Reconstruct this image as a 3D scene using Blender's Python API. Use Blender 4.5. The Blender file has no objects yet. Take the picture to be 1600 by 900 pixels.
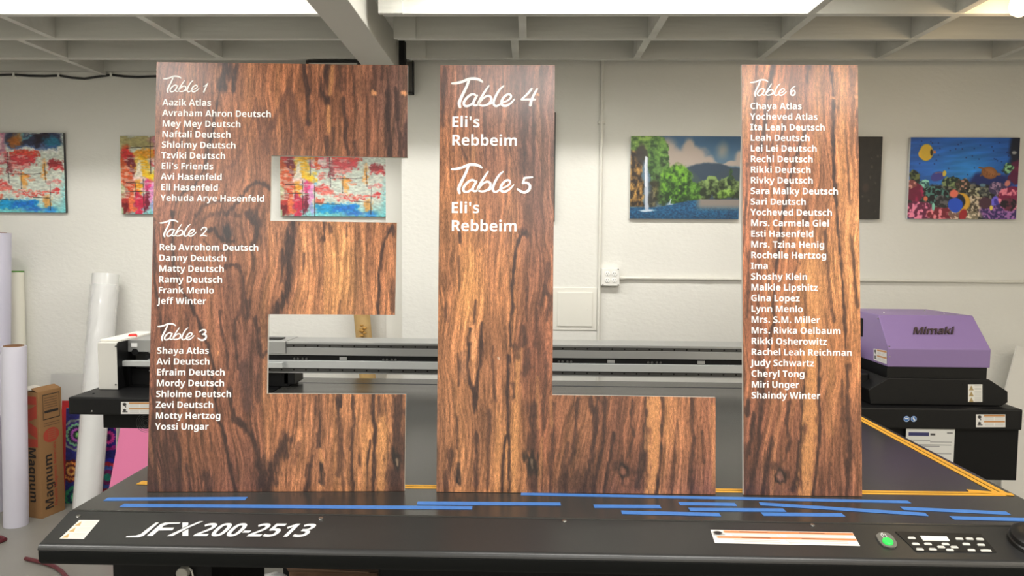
import bpy, bmesh, math, random
import numpy as np
from mathutils import Vector, Matrix, Euler
from mathutils.geometry import tessellate_polygon

SC = bpy.context.scene
COL = SC.collection
random.seed(7)

# ---------------------------------------------------------------- camera
F_PX, CX, CY = 1110.0, 800.0, 450.0          # focal length / centre for a 1600x900 frame
PITCH, YAW, ROLL = map(math.radians, (3.7, 1.4, 0.42))
EYE = Vector((0, 0, 1.70))
_fw = Vector((-math.sin(YAW) * math.cos(PITCH), math.cos(YAW) * math.cos(PITCH), -math.sin(PITCH)))
_ri = Vector((math.cos(YAW), math.sin(YAW), 0)); _up = _ri.cross(_fw)
RI = _ri * math.cos(ROLL) + _up * math.sin(ROLL)
UP = -_ri * math.sin(ROLL) + _up * math.cos(ROLL)
FW = _fw
cam = bpy.data.cameras.new('camera'); cam.sensor_width = 36; cam.lens = F_PX / 1600 * 36
cam.clip_start = 0.05; cam.clip_end = 60
co = bpy.data.objects.new('camera', cam); COL.objects.link(co)
m = Matrix((RI, UP, -FW)).transposed().to_4x4(); m.translation = EYE; co.matrix_world = m
SC.camera = co
SC.view_settings.view_transform = 'Standard'; SC.view_settings.look = 'None'
SC.view_settings.gamma = 1; SC.view_settings.use_curve_mapping = False
SC.view_settings.exposure = 0.22
w = bpy.data.worlds.new('room_air'); SC.world = w; w.use_nodes = True
w.node_tree.nodes['Background'].inputs[0].default_value = (1, .97, .92, 1)
w.node_tree.nodes['Background'].inputs[1].default_value = 0.05
LAMP_W = 30.0            # watts of one long ceiling fixture
BAY_W = 30.0             # watts of the fixtures in the joist bay

def ray(px, py): return FW + RI * ((px - CX) / F_PX) - UP * ((py - CY) / F_PX)
def at(px, py, x=None, y=None, z=None):
    """the world point on a real plane (x=, y= or z=) that a measured pixel of the photo shows"""
    d = ray(px, py)
    t = (x - EYE.x) / d.x if x is not None else (y - EYE.y) / d.y if y is not None else (z - EYE.z) / d.z
    return EYE + d * t
def on_plane(px, py, p0, n):
    d = ray(px, py); return EYE + d * ((p0 - EYE).dot(n) / d.dot(n))

# ---------------------------------------------------------------- materials
def lin(c):
    return tuple(((v / 255) / 12.92 if v / 255 <= .04045 else ((v / 255 + .055) / 1.055) ** 2.4) for v in c[:3])
def rgba(c): return lin(c) + (1,)
MATS = {}
def mat(name, col, rough=.5, metal=0, spec=.5, noise=None, bump=None, emit=None, alpha=None, trans=None, coat=0):
    """noise=(scale, colour2, contrast, stretch) ; bump=(scale, strength)"""
    if name in MATS: return MATS[name]
    m = bpy.data.materials.new(name); m.use_nodes = True; nt = m.node_tree; b = nt.nodes['Principled BSDF']
    b.inputs['Base Color'].default_value = rgba(col); b.inputs['Roughness'].default_value = rough
    b.inputs['Metallic'].default_value = metal; b.inputs['Specular IOR Level'].default_value = spec
    b.inputs['Coat Weight'].default_value = coat
    if noise or bump:
        tc = nt.nodes.new('ShaderNodeTexCoord')
    if noise:
        mp = nt.nodes.new('ShaderNodeMapping'); mp.inputs['Scale'].default_value = noise[3] if len(noise) > 3 else (1, 1, 1)
        nz = nt.nodes.new('ShaderNodeTexNoise'); nz.inputs['Scale'].default_value = noise[0]; nz.inputs['Detail'].default_value = 5
        rp = nt.nodes.new('ShaderNodeValToRGB'); k = noise[2]
        rp.color_ramp.elements[0].position = .5 - k; rp.color_ramp.elements[1].position = .5 + k
        rp.color_ramp.elements[0].color = rgba(col); rp.color_ramp.elements[1].color = rgba(noise[1])
        nt.links.new(tc.outputs['Object'], mp.inputs[0]); nt.links.new(mp.outputs[0], nz.inputs['Vector'])
        nt.links.new(nz.outputs[0], rp.inputs[0]); nt.links.new(rp.outputs[0], b.inputs['Base Color'])
    if bump:
        n2 = nt.nodes.new('ShaderNodeTexNoise'); n2.inputs['Scale'].default_value = bump[0]; n2.inputs['Detail'].default_value = 4
        mp2 = nt.nodes.new('ShaderNodeMapping'); mp2.inputs['Scale'].default_value = bump[2] if len(bump) > 2 else (1, 1, 1)
        bp = nt.nodes.new('ShaderNodeBump'); bp.inputs['Strength'].default_value = bump[1]; bp.inputs['Distance'].default_value = .01
        nt.links.new(tc.outputs['Object'], mp2.inputs[0]); nt.links.new(mp2.outputs[0], n2.inputs['Vector'])
        nt.links.new(n2.outputs[0], bp.inputs['Height']); nt.links.new(bp.outputs[0], b.inputs['Normal'])
    if emit:
        b.inputs['Emission Color'].default_value = rgba(emit[0]); b.inputs['Emission Strength'].default_value = emit[1]
    if alpha is not None: b.inputs['Alpha'].default_value = alpha
    if trans is not None: b.inputs['Transmission Weight'].default_value = trans
    MATS[name] = m; return m

def print_mat(rough=.45, coat=0, key=''):
    n = 'printed_ink' + key
    if n in MATS: return MATS[n]
    m = bpy.data.materials.new(n); m.use_nodes = True; nt = m.node_tree; b = nt.nodes['Principled BSDF']
    a = nt.nodes.new('ShaderNodeVertexColor'); a.layer_name = 'ink'
    nt.links.new(a.outputs[0], b.inputs['Base Color']); b.inputs['Roughness'].default_value = rough
    MATS[n] = m; return m

class V:
    """tiny expression builder for shader math"""
    nt = None
    def __init__(s, sock): s.s = sock
    @staticmethod
    def op(o, *a):
        n = V.nt.nodes.new('ShaderNodeMath'); n.operation = o
        for i, v in enumerate(a):
            if isinstance(v, V): V.nt.links.new(v.s, n.inputs[i])
            else: n.inputs[i].default_value = v
        return V(n.outputs[0])
    def __add__(s, o): return V.op('ADD', s, o)
    __radd__ = __add__
    def __sub__(s, o): return V.op('SUBTRACT', s, o)
    def __rsub__(s, o): return V.op('SUBTRACT', o, s)
    def __mul__(s, o): return V.op('MULTIPLY', s, o)
    __rmul__ = __mul__
    def __truediv__(s, o): return V.op('DIVIDE', s, o)
    def sat(s):
        r = V.op('ADD', s, 0.0); r.s.node.use_clamp = True; return r
def vnoise(x, y, z, detail=2, rough=.5, scale=1):
    c = V.nt.nodes.new('ShaderNodeCombineXYZ'); n = V.nt.nodes.new('ShaderNodeTexNoise')
    for i, v in enumerate((x, y, z)):
        if isinstance(v, V): V.nt.links.new(v.s, c.inputs[i])
        else: c.inputs[i].default_value = v
    n.inputs['Scale'].default_value = scale; n.inputs['Detail'].default_value = detail; n.inputs['Roughness'].default_value = rough
    V.nt.links.new(c.outputs[0], n.inputs['Vector']); return V(n.outputs[0])
def smooth(v, a, b):
    n = V.nt.nodes.new('ShaderNodeMapRange'); n.interpolation_type = 'SMOOTHSTEP'
    V.nt.links.new(v.s, n.inputs[0]); n.inputs[1].default_value = a; n.inputs[2].default_value = b
    n.inputs[3].default_value = 0; n.inputs[4].default_value = 1; return V(n.outputs[0])
def mixc(f, a, b):
    n = V.nt.nodes.new('ShaderNodeMix'); n.data_type = 'RGBA'
    if isinstance(f, V): V.nt.links.new(f.s, n.inputs[0])
    else: n.inputs[0].default_value = f
    for i, c in ((6, a), (7, b)):
        if hasattr(c, 'node'): V.nt.links.new(c, n.inputs[i])
        else: n.inputs[i].default_value = rgba(c)
    return n.outputs[2]

def wood_print_mat():
    """printed rosewood: the figure comes as ink colour, fibres and pores are added in the shader"""
    m = bpy.data.materials.new('rosewood_print'); m.use_nodes = True; nt = m.node_tree; V.nt = nt; b = nt.nodes['Principled BSDF']
    tc = nt.nodes.new('ShaderNodeTexCoord'); sp = nt.nodes.new('ShaderNodeSeparateXYZ'); nt.links.new(tc.outputs['Object'], sp.inputs[0])
    u, v = V(sp.outputs[0]), V(sp.outputs[2])
    a = nt.nodes.new('ShaderNodeVertexColor'); a.layer_name = 'ink'
    u2 = u + (vnoise(u * 20, 2, v * 9, 1) - .5) * .02
    fine = vnoise(u2 * 330, 5, v * 70, 2, .65); spk = vnoise(u * 520, 9, v * 300, 1, .5)
    k = smooth(fine, .25, .75) * .78 + smooth(spk, .25, .75) * .46 + .38
    mm = nt.nodes.new('ShaderNodeMix'); mm.data_type = 'RGBA'; mm.blend_type = 'MULTIPLY'; mm.inputs[0].default_value = 1
    cb = nt.nodes.new('ShaderNodeCombineXYZ')
    for q in range(3): nt.links.new(k.s, cb.inputs[q])
    nt.links.new(a.outputs[0], mm.inputs[6]); nt.links.new(cb.outputs[0], mm.inputs[7])
    nt.links.new(mm.outputs[2], b.inputs['Base Color']); b.inputs['Roughness'].default_value = .29; b.inputs['Specular IOR Level'].default_value = .6
    return m

# ---------------------------------------------------------------- mesh helpers
class MB:
    """collects shapes for one mesh"""
    def __init__(s): s.v, s.f = [], []
    def add(s, vs, fs):
        o = len(s.v); s.v += [tuple(p) for p in vs]; s.f += [[i + o for i in f] for f in fs]; return s
    def box(s, x0, x1, y0, y1, z0, z1):
        vs = [(x, y, z) for z in (z0, z1) for y in (y0, y1) for x in (x0, x1)]
        return s.add(vs, [(0, 2, 3, 1), (4, 5, 7, 6), (0, 1, 5, 4), (2, 6, 7, 3), (0, 4, 6, 2), (1, 3, 7, 5)])
    def prism(s, poly, vec):
        """poly: 3D points in order; extruded by vec"""
        n = len(poly); vec = Vector(vec); a = [Vector(p) for p in poly]; vs = a + [p + vec for p in a]
        tri = tessellate_polygon([a])
        fs = [tuple(t) for t in tri] + [tuple(i + n for i in t[::-1]) for t in tri]
        fs += [(i, (i + 1) % n, (i + 1) % n + n, i + n) for i in range(n)]
        return s.add(vs, fs)
    def flat(s, poly):
        a = [Vector(p) for p in poly]; return s.add(a, [tuple(t) for t in tessellate_polygon([a])])
    def tube(s, pts, r, seg=10, cap=True):
        pts = [Vector(p) for p in pts]; n = len(pts); rs = r if isinstance(r, (list, tuple)) else [r] * n
        vs = []; ref = None
        for i, p in enumerate(pts):
            t = (pts[min(i + 1, n - 1)] - pts[max(i - 1, 0)]).normalized()
            if ref is None: ref = t.orthogonal().normalized()
            ref = (ref - t * ref.dot(t)).normalized(); bn = t.cross(ref)
            vs += [p + (ref * math.cos(k * 2 * math.pi / seg) + bn * math.sin(k * 2 * math.pi / seg)) * rs[i] for k in range(seg)]
        fs = [(i * seg + k, i * seg + (k + 1) % seg, (i + 1) * seg + (k + 1) % seg, (i + 1) * seg + k) for i in range(n - 1) for k in range(seg)]
        if cap: fs += [tuple(range(seg))[::-1], tuple((n - 1) * seg + k for k in range(seg))]
        return s.add(vs, fs)
    def lathe(s, prof, o, axis=(0, 0, 1), seg=24):
        """prof: (radius, height) list along axis from o"""
        ax = Vector(axis).normalized(); a = ax.orthogonal().normalized(); c = ax.cross(a); o = Vector(o); n = len(prof)
        vs = [o + ax * h + (a * math.cos(2 * math.pi * k / seg) + c * math.sin(2 * math.pi * k / seg)) * r for r, h in prof for k in range(seg)]
        fs = [(i * seg + k, i * seg + (k + 1) % seg, (i + 1) * seg + (k + 1) % seg, (i + 1) * seg + k) for i in range(n - 1) for k in range(seg)]
        fs += [tuple(range(seg))[::-1], tuple((n - 1) * seg + k for k in range(seg))]
        return s.add(vs, fs)
    def sphere(s, o, r, seg=12, squash=1):
        k = 7; return s.lathe([(max(1e-4, r * math.sin(math.pi * i / k)), -r * squash * math.cos(math.pi * i / k)) for i in range(k + 1)], o, seg=seg)
    def build(s, name, material, parent=None, smooth=False, bevel=0, label=None, kind=None):
        org = parent_world(parent); vs = [tuple(Vector(p) - org) for p in s.v] if org is not None else s.v
        if parent is None:      # origin at the base of the thing
            a = np.array(s.v); o = Vector(((a[:, 0].min() + a[:, 0].max()) / 2, (a[:, 1].min() + a[:, 1].max()) / 2, a[:, 2].min()))
            vs = [tuple(Vector(p) - o) for p in s.v]
        return make(name, vs, s.f, material, parent, smooth, bevel, label, kind, None if parent else o)

WORLD = {}
def parent_world(p):
    """parents here are either untransformed (world offset kept in WORLD) or local frames (LOCAL)"""
    if p is None: return None
    return WORLD.get(p.name, None)
def make(name, vs, fs, material, parent=None, smooth=False, bevel=0, label=None, kind=None, loc=None):
    me = bpy.data.meshes.new(name); me.from_pydata(vs, [], fs); me.validate()
    bm = bmesh.new(); bm.from_mesh(me); bmesh.ops.remove_doubles(bm, verts=bm.verts, dist=1e-6)
    bmesh.ops.recalc_face_normals(bm, faces=bm.faces)
    if bevel:
        ed = [e for e in bm.edges if len(e.link_faces) == 2 and e.calc_face_angle(0) > .5]
        bmesh.ops.bevel(bm, geom=ed, offset=bevel, segments=2, affect='EDGES', profile=.6, clamp_overlap=True)
    bm.to_mesh(me); bm.free()
    if smooth:
        for p in me.polygons: p.use_smooth = True
        try: me.set_sharp_from_angle(angle=math.radians(40))
        except Exception: pass
    if material: me.materials.append(material)
    o = bpy.data.objects.new(name, me); COL.objects.link(o)
    if loc is not None: o.location = loc; WORLD[o.name] = Vector(loc)
    if parent is not None:
        o.parent = parent
        if parent.name in WORLD: WORLD[o.name] = WORLD[parent.name]
    if label: o['label'] = label
    if kind: o['kind'] = kind
    return o
def tag(o, label, cat, group=None):
    o['label'] = label; o['category'] = cat
    if group: o['group'] = group
    return o
def struct(o, label=None):
    o['kind'] = 'structure'
    if label: o['label'] = label
    return o
def thing(name, loc, label=None, cat=None, group=None):
    o = bpy.data.objects.new(name, None); o.empty_display_size = .1; COL.objects.link(o); o.location = loc; WORLD[o.name] = Vector(loc)
    if label: tag(o, label, cat, group)
    return o

# lettering: bold humanist sans outlines (advance, contours; 1000 units to the em)
GLYPHS = {}
OUTLINES = {
39: (270, [[85, 456, 65, 714, 205, 714, 185, 456]]),
45: (322, [[29, 205, 29, 331, 293, 331, 293, 205]]),
46: (287, [[56, 72, 58, 99, 67, 120, 80, 137, 98, 148, 120, 154, 144, 156, 168, 154, 189, 147, 207, 136, 220, 120, 229, 99, 231, 72, 229, 45, 220, 24, 206, 8, 188, -4, 168, -10, 144, -13, 120, -10, 98, -4, 80, 8, 67, 24, 58, 45]]),
48: (581, [[540, 357, 539, 301, 534, 250, 527, 203, 516, 160, 502, 121, 484, 88, 462, 58, 436, 34, 406, 15, 372, 1, 333, -7, 290, -10, 236, -5, 189, 10, 149, 34, 115, 68, 88, 110, 67, 160, 52, 219, 43, 284, 40, 357, 43, 430, 51, 496, 65, 555, 84, 605, 110, 647, 144, 681, 184, 705, 233, 720, 290, 724, 344, 720, 391, 705, 431, 681, 465, 648, 492, 606, 513, 555, 528, 496, 537, 430], [192, 357, 193, 306, 196, 261, 201, 222, 208, 189, 218, 162, 231, 141, 247, 125, 267, 116, 290, 113, 313, 116, 333, 125, 349, 140, 361, 161, 372, 188, 379, 221, 384, 261, 387, 306, 388, 357, 387, 408, 384, 453, 379, 492, 372, 526, 361, 553, 349, 574, 333, 589, 313, 598, 290, 601, 267, 598, 247, 589, 231, 574, 218, 553, 208, 526, 201, 492, 196, 453, 193, 408]]),
49: (581, [[419, 0, 266, 0, 266, 410, 266, 422, 266, 436, 266, 451, 266, 467, 267, 484, 267, 501, 268, 518, 269, 535, 269, 550, 260, 540, 252, 531, 244, 524, 236, 516, 227, 508, 218, 501, 139, 435, 60, 533, 284, 714, 419, 714]]),
50: (581, [[537, 0, 37, 0, 37, 106, 216, 287, 250, 322, 279, 353, 303, 380, 323, 404, 339, 426, 351, 448, 359, 468, 364, 490, 366, 513, 363, 538, 354, 559, 339, 575, 321, 587, 299, 594, 274, 596, 248, 594, 222, 588, 197, 577, 172, 563, 146, 545, 118, 523, 35, 622, 56, 639, 78, 656, 101, 672, 126, 687, 153, 699, 182, 710, 214, 718, 249, 722, 288, 724, 333, 721, 373, 713, 410, 699, 441, 681, 467, 658, 489, 632, 505, 601, 514, 568, 517, 531, 515, 492, 507, 456, 495, 423, 477, 390, 455, 358, 428, 326, 397, 293, 361, 257, 321, 219, 232, 133, 232, 128, 537, 128]]),
51: (581, [[512, 554, 510, 523, 503, 494, 491, 469, 476, 446, 458, 426, 436, 410, 412, 396, 386, 385, 358, 376, 358, 373, 411, 362, 454, 345, 489, 320, 513, 288, 528, 249, 533, 204, 530, 165, 520, 129, 503, 95, 479, 65, 447, 39, 409, 18, 362, 3, 308, -7, 245, -10, 204, -9, 166, -6, 132, 0, 100, 7, 69, 17, 38, 29, 38, 159, 70, 144, 102, 133, 135, 123, 167, 117, 198, 113, 228, 112, 276, 115, 314, 124, 341, 138, 359, 158, 369, 183, 373, 212, 371, 232, 366, 250, 356, 265, 343, 278, 325, 289, 302, 297, 274, 303, 241, 307, 202, 308, 149, 308, 149, 426, 203, 426, 239, 427, 269, 431, 295, 438, 316, 447, 333, 459, 346, 473, 355, 488, 361, 505, 363, 524, 360, 547, 351, 566, 336, 581, 316, 592, 291, 598, 263, 601, 241, 600, 220, 597, 199, 592, 180, 586, 163, 580, 147, 572, 132, 564, 119, 557, 106, 549, 40, 651, 70, 670, 103, 687, 139, 703, 180, 714, 228, 722, 281, 724, 349, 719, 406, 703, 452, 678, 485, 643, 505, 602]]),
52: (581, [[564, 147, 475, 147, 475, 0, 326, 0, 326, 147, 19, 147, 19, 263, 331, 716, 475, 716, 475, 266, 564, 266], [326, 404, 326, 416, 326, 428, 326, 440, 327, 453, 327, 465, 327, 477, 328, 489, 328, 499, 329, 509, 329, 518, 330, 525, 330, 530, 326, 530, 319, 517, 313, 504, 307, 492, 301, 481, 293, 469, 286, 457, 154, 266, 326, 266]]),
53: (581, [[305, 456, 347, 453, 385, 445, 421, 430, 452, 410, 479, 385, 501, 355, 517, 319, 527, 279, 530, 234, 527, 185, 516, 141, 498, 102, 474, 68, 442, 40, 404, 18, 359, 3, 308, -7, 249, -10, 211, -9, 174, -6, 140, 0, 108, 8, 79, 17, 53, 29, 53, 158, 79, 146, 109, 135, 142, 125, 176, 118, 209, 113, 240, 112, 267, 113, 291, 118, 313, 125, 332, 134, 347, 147, 360, 163, 369, 182, 374, 203, 376, 227, 372, 259, 361, 286, 341, 308, 314, 324, 278, 333, 234, 337, 216, 336, 197, 334, 177, 331, 159, 328, 142, 324, 127, 320, 67, 353, 94, 714, 481, 714, 481, 585, 223, 585, 211, 447, 222, 449, 235, 451, 249, 453, 264, 455, 283, 456]]),
54: (581, [[42, 303, 43, 344, 46, 385, 51, 425, 58, 465, 69, 503, 82, 540, 99, 574, 120, 606, 144, 635, 173, 661, 207, 682, 246, 700, 291, 713, 341, 721, 398, 724, 413, 724, 429, 723, 447, 722, 465, 720, 481, 718, 494, 716, 494, 594, 481, 597, 467, 600, 451, 602, 434, 603, 416, 604, 396, 604, 358, 603, 325, 597, 296, 588, 271, 575, 249, 560, 232, 541, 217, 520, 205, 497, 196, 471, 190, 443, 185, 413, 183, 381, 189, 381, 199, 397, 210, 411, 222, 424, 237, 436, 253, 446, 271, 454, 292, 460, 315, 463, 341, 465, 380, 462, 416, 453, 448, 438, 476, 418, 500, 392, 519, 361, 532, 325, 541, 284, 543, 239, 540, 189, 530, 145, 514, 105, 491, 71, 463, 42, 430, 20, 392, 3, 349, -7, 301, -10, 265, -8, 232, -2, 199, 9, 169, 23, 142, 43, 117, 66, 95, 94, 77, 127, 62, 164, 51, 206, 44, 252], [298, 112, 325, 116, 349, 126, 368, 142, 383, 166, 392, 197, 395, 236, 393, 268, 385, 295, 372, 317, 354, 334, 330, 344, 301, 347, 280, 345, 261, 340, 244, 332, 229, 322, 217, 309, 207, 295, 200, 280, 195, 265, 194, 249, 195, 233, 197, 216, 200, 200, 205, 185, 212, 170, 220, 156, 229, 144, 240, 133, 252, 124, 266, 118, 281, 114]]),
55: (581, [[115, 0, 379, 585, 40, 585, 40, 714, 541, 714, 541, 618, 275, 0]]),
56: (581, [[291, 724, 354, 719, 409, 705, 456, 681, 491, 647, 513, 604, 520, 551, 518, 524, 512, 499, 503, 476, 490, 455, 475, 436, 457, 419, 437, 404, 415, 390, 392, 377, 417, 363, 441, 348, 464, 331, 485, 313, 504, 293, 520, 271, 532, 246, 539, 218, 542, 188, 538, 151, 529, 116, 513, 85, 491, 58, 463, 34, 429, 15, 389, 1, 343, -7, 291, -10, 238, -7, 191, 1, 150, 14, 116, 33, 88, 55, 67, 82, 51, 113, 42, 148, 39, 186, 41, 217, 47, 245, 58, 270, 71, 292, 88, 312, 107, 330, 129, 345, 152, 360, 176, 373, 156, 387, 136, 402, 118, 418, 102, 436, 88, 456, 77, 477, 68, 500, 63, 525, 61, 552, 64, 588, 74, 619, 91, 647, 113, 670, 140, 689, 173, 704, 209, 715, 248, 722], [181, 190, 184, 166, 193, 145, 208, 127, 230, 113, 256, 105, 289, 102, 323, 105, 351, 113, 372, 126, 388, 144, 397, 164, 400, 189, 398, 206, 393, 222, 385, 237, 374, 251, 361, 263, 346, 275, 330, 285, 314, 294, 297, 302, 283, 309, 263, 299, 245, 289, 229, 278, 215, 266, 203, 253, 194, 239, 186, 224, 182, 208], [290, 612, 267, 609, 247, 603, 229, 593, 216, 578, 208, 561, 205, 540, 206, 525, 210, 511, 216, 498, 225, 487, 235, 476, 247, 466, 261, 457, 275, 449, 291, 441, 305, 448, 319, 456, 332, 465, 344, 474, 355, 484, 363, 496, 370, 509, 374, 523, 375, 540, 373, 561, 365, 578, 351, 593, 333, 603, 313, 609]]),
57: (581, [[540, 404, 538, 347, 531, 292, 521, 240, 507, 192, 487, 148, 462, 108, 432, 74, 395, 45, 352, 21, 303, 4, 247, -7, 184, -10, 169, -10, 153, -9, 135, -8, 117, -7, 102, -5, 88, -3, 88, 120, 101, 117, 115, 114, 130, 112, 145, 111, 161, 110, 178, 110, 218, 111, 253, 117, 284, 126, 310, 139, 332, 155, 350, 173, 365, 195, 377, 218, 386, 244, 392, 272, 396, 302, 399, 332, 393, 332, 383, 317, 372, 303, 359, 290, 345, 278, 328, 268, 310, 260, 289, 254, 265, 251, 239, 249, 200, 252, 165, 261, 133, 276, 105, 296, 82, 322, 63, 353, 49, 389, 41, 430, 38, 476, 42, 525, 52, 570, 68, 609, 91, 643, 119, 672, 153, 694, 191, 711, 234, 721, 282, 724, 317, 722, 350, 715, 382, 705, 412, 690, 440, 670, 465, 647, 487, 618, 505, 585, 520, 547, 531, 504, 537, 457], [285, 601, 257, 598, 233, 588, 213, 571, 198, 547, 189, 516, 186, 477, 189, 445, 197, 418, 210, 396, 229, 380, 253, 370, 282, 367, 302, 368, 321, 373, 337, 381, 352, 392, 364, 404, 374, 418, 382, 434, 386, 449, 388, 465, 387, 481, 385, 497, 382, 514, 377, 529, 370, 544, 363, 558, 354, 570, 343, 581, 331, 589, 317, 596, 302, 600]]),
65: (692, [[527, 0, 472, 168, 220, 168, 165, 0, 0, 0, 251, 717, 439, 717, 692, 0], [387, 451, 384, 463, 379, 477, 374, 496, 369, 516, 363, 536, 358, 557, 353, 577, 349, 594, 345, 609, 342, 593, 338, 575, 334, 556, 329, 537, 324, 517, 319, 498, 314, 481, 310, 465, 307, 451, 256, 296, 437, 296]]),
67: (642, [[398, 597, 370, 595, 345, 589, 321, 580, 299, 568, 279, 552, 262, 533, 247, 510, 235, 485, 225, 456, 218, 425, 214, 392, 213, 355, 215, 307, 222, 265, 234, 227, 250, 194, 272, 167, 298, 145, 328, 130, 364, 120, 404, 117, 435, 118, 466, 122, 495, 128, 524, 136, 553, 145, 582, 156, 582, 26, 552, 14, 521, 5, 490, -1, 458, -6, 424, -9, 387, -10, 315, -5, 253, 10, 200, 36, 155, 70, 118, 113, 90, 164, 71, 222, 59, 286, 55, 356, 57, 409, 65, 458, 77, 504, 95, 547, 117, 586, 144, 621, 175, 651, 211, 677, 252, 697, 297, 712, 346, 721, 400, 724, 435, 723, 471, 719, 508, 712, 543, 703, 578, 692, 611, 677, 561, 555, 537, 566, 511, 576, 484, 585, 457, 591, 428, 595]]),
68: (732, [[678, 369, 672, 292, 657, 224, 632, 164, 597, 114, 554, 73, 502, 41, 443, 18, 377, 5, 303, 0, 85, 0, 85, 714, 321, 714, 392, 710, 456, 696, 513, 674, 562, 644, 603, 605, 635, 558, 659, 503, 673, 440], [518, 363, 516, 412, 508, 454, 496, 490, 478, 521, 455, 545, 428, 564, 396, 578, 359, 586, 317, 589, 238, 589, 238, 126, 302, 126, 369, 133, 423, 153, 465, 185, 495, 231, 513, 291]]),
69: (552, [[499, 0, 85, 0, 85, 714, 499, 714, 499, 589, 238, 589, 238, 433, 482, 433, 482, 308, 238, 308, 238, 127, 499, 127]]),
70: (531, [[236, 0, 85, 0, 85, 714, 498, 714, 498, 589, 236, 589, 236, 407, 479, 407, 479, 282, 236, 282]]),
71: (735, [[381, 402, 665, 402, 665, 31, 626, 19, 585, 9, 542, 1, 497, -5, 449, -9, 399, -10, 331, -5, 270, 9, 216, 32, 168, 64, 129, 105, 97, 156, 74, 215, 60, 282, 55, 358, 60, 430, 74, 494, 98, 552, 132, 603, 174, 645, 225, 679, 284, 704, 352, 719, 428, 724, 470, 723, 511, 719, 550, 712, 587, 703, 621, 693, 652, 680, 601, 558, 575, 569, 548, 578, 519, 586, 489, 592, 458, 596, 427, 597, 381, 593, 341, 583, 307, 565, 278, 542, 254, 513, 236, 480, 223, 442, 216, 400, 213, 355, 215, 308, 223, 266, 235, 228, 253, 195, 275, 168, 303, 146, 335, 130, 373, 121, 417, 117, 436, 118, 455, 119, 473, 121, 491, 123, 506, 126, 519, 129, 519, 280, 381, 280]]),
72: (756, [[671, 0, 518, 0, 518, 307, 238, 307, 238, 0, 85, 0, 85, 714, 238, 714, 238, 435, 518, 435, 518, 714, 671, 714]]),
73: (401, [[364, 0, 36, 0, 36, 87, 123, 116, 123, 599, 36, 627, 36, 714, 364, 714, 364, 627, 277, 599, 277, 116, 364, 87]]),
74: (321, [[11, -211, -8, -210, -25, -209, -40, -208, -54, -205, -67, -203, -79, -200, -79, -78, -68, -81, -57, -83, -45, -85, -33, -87, -20, -88, -7, -88, 12, -87, 29, -83, 44, -76, 57, -66, 67, -53, 75, -36, 81, -17, 84, 7, 85, 34, 85, 714, 239, 714, 239, 47, 236, -11, 226, -60, 210, -102, 188, -137, 162, -164, 130, -185, 94, -199, 54, -208]]),
75: (660, [[660, 0, 486, 0, 301, 300, 238, 254, 238, 0, 85, 0, 85, 714, 238, 714, 238, 388, 251, 406, 265, 424, 279, 443, 294, 461, 308, 479, 322, 496, 489, 714, 659, 714, 411, 398]]),
76: (559, [[85, 0, 85, 714, 238, 714, 238, 126, 527, 126, 527, 0]]),
77: (944, [[397, 0, 217, 558, 213, 558, 214, 543, 215, 525, 216, 505, 218, 482, 219, 459, 220, 434, 221, 408, 221, 383, 221, 358, 221, 0, 85, 0, 85, 714, 293, 714, 470, 177, 474, 177, 651, 714, 859, 714, 859, 0, 716, 0, 716, 362, 716, 385, 717, 409, 717, 433, 718, 458, 719, 481, 720, 503, 721, 524, 722, 542, 723, 557, 719, 557, 538, 0]]),
78: (805, [[720, 0, 525, 0, 217, 538, 213, 538, 214, 522, 215, 503, 217, 483, 218, 461, 219, 439, 220, 417, 221, 395, 221, 373, 221, 352, 221, 0, 85, 0, 85, 714, 279, 714, 586, 181, 590, 181, 589, 196, 588, 213, 587, 233, 586, 254, 585, 276, 584, 298, 583, 320, 583, 341, 583, 360, 583, 714, 720, 714]]),
79: (791, [[735, 358, 733, 304, 726, 254, 715, 208, 699, 165, 678, 126, 653, 91, 622, 61, 587, 36, 547, 16, 502, 2, 451, -7, 395, -10, 339, -7, 289, 2, 243, 16, 203, 36, 168, 61, 137, 91, 112, 126, 91, 165, 75, 208, 64, 255, 57, 305, 55, 359, 59, 430, 71, 494, 92, 552, 120, 603, 158, 645, 204, 680, 259, 705, 323, 720, 396, 725, 469, 720, 533, 705, 588, 680, 633, 645, 670, 602, 699, 552, 719, 493, 731, 429], [216, 358, 218, 311, 224, 268, 234, 230, 249, 197, 269, 170, 293, 148, 322, 131, 356, 122, 395, 119, 435, 122, 470, 131, 498, 148, 522, 170, 542, 197, 556, 230, 566, 268, 572, 311, 574, 358, 570, 427, 556, 486, 533, 534, 499, 569, 454, 591, 396, 598, 357, 595, 322, 585, 293, 569, 269, 547, 249, 519, 234, 486, 224, 448, 218, 405]]),
82: (656, [[304, 714, 363, 711, 415, 704, 460, 691, 498, 672, 529, 649, 553, 621, 570, 588, 580, 550, 583, 506, 581, 475, 576, 447, 566, 421, 554, 398, 538, 377, 520, 358, 500, 342, 478, 327, 454, 315, 657, 0, 482, 0, 323, 274, 238, 274, 238, 0, 85, 0, 85, 714], [301, 595, 238, 595, 238, 392, 301, 392, 339, 395, 370, 403, 395, 417, 413, 437, 424, 465, 428, 499, 427, 519, 422, 537, 415, 552, 404, 565, 390, 576, 373, 584, 353, 590, 328, 593]]),
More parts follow.
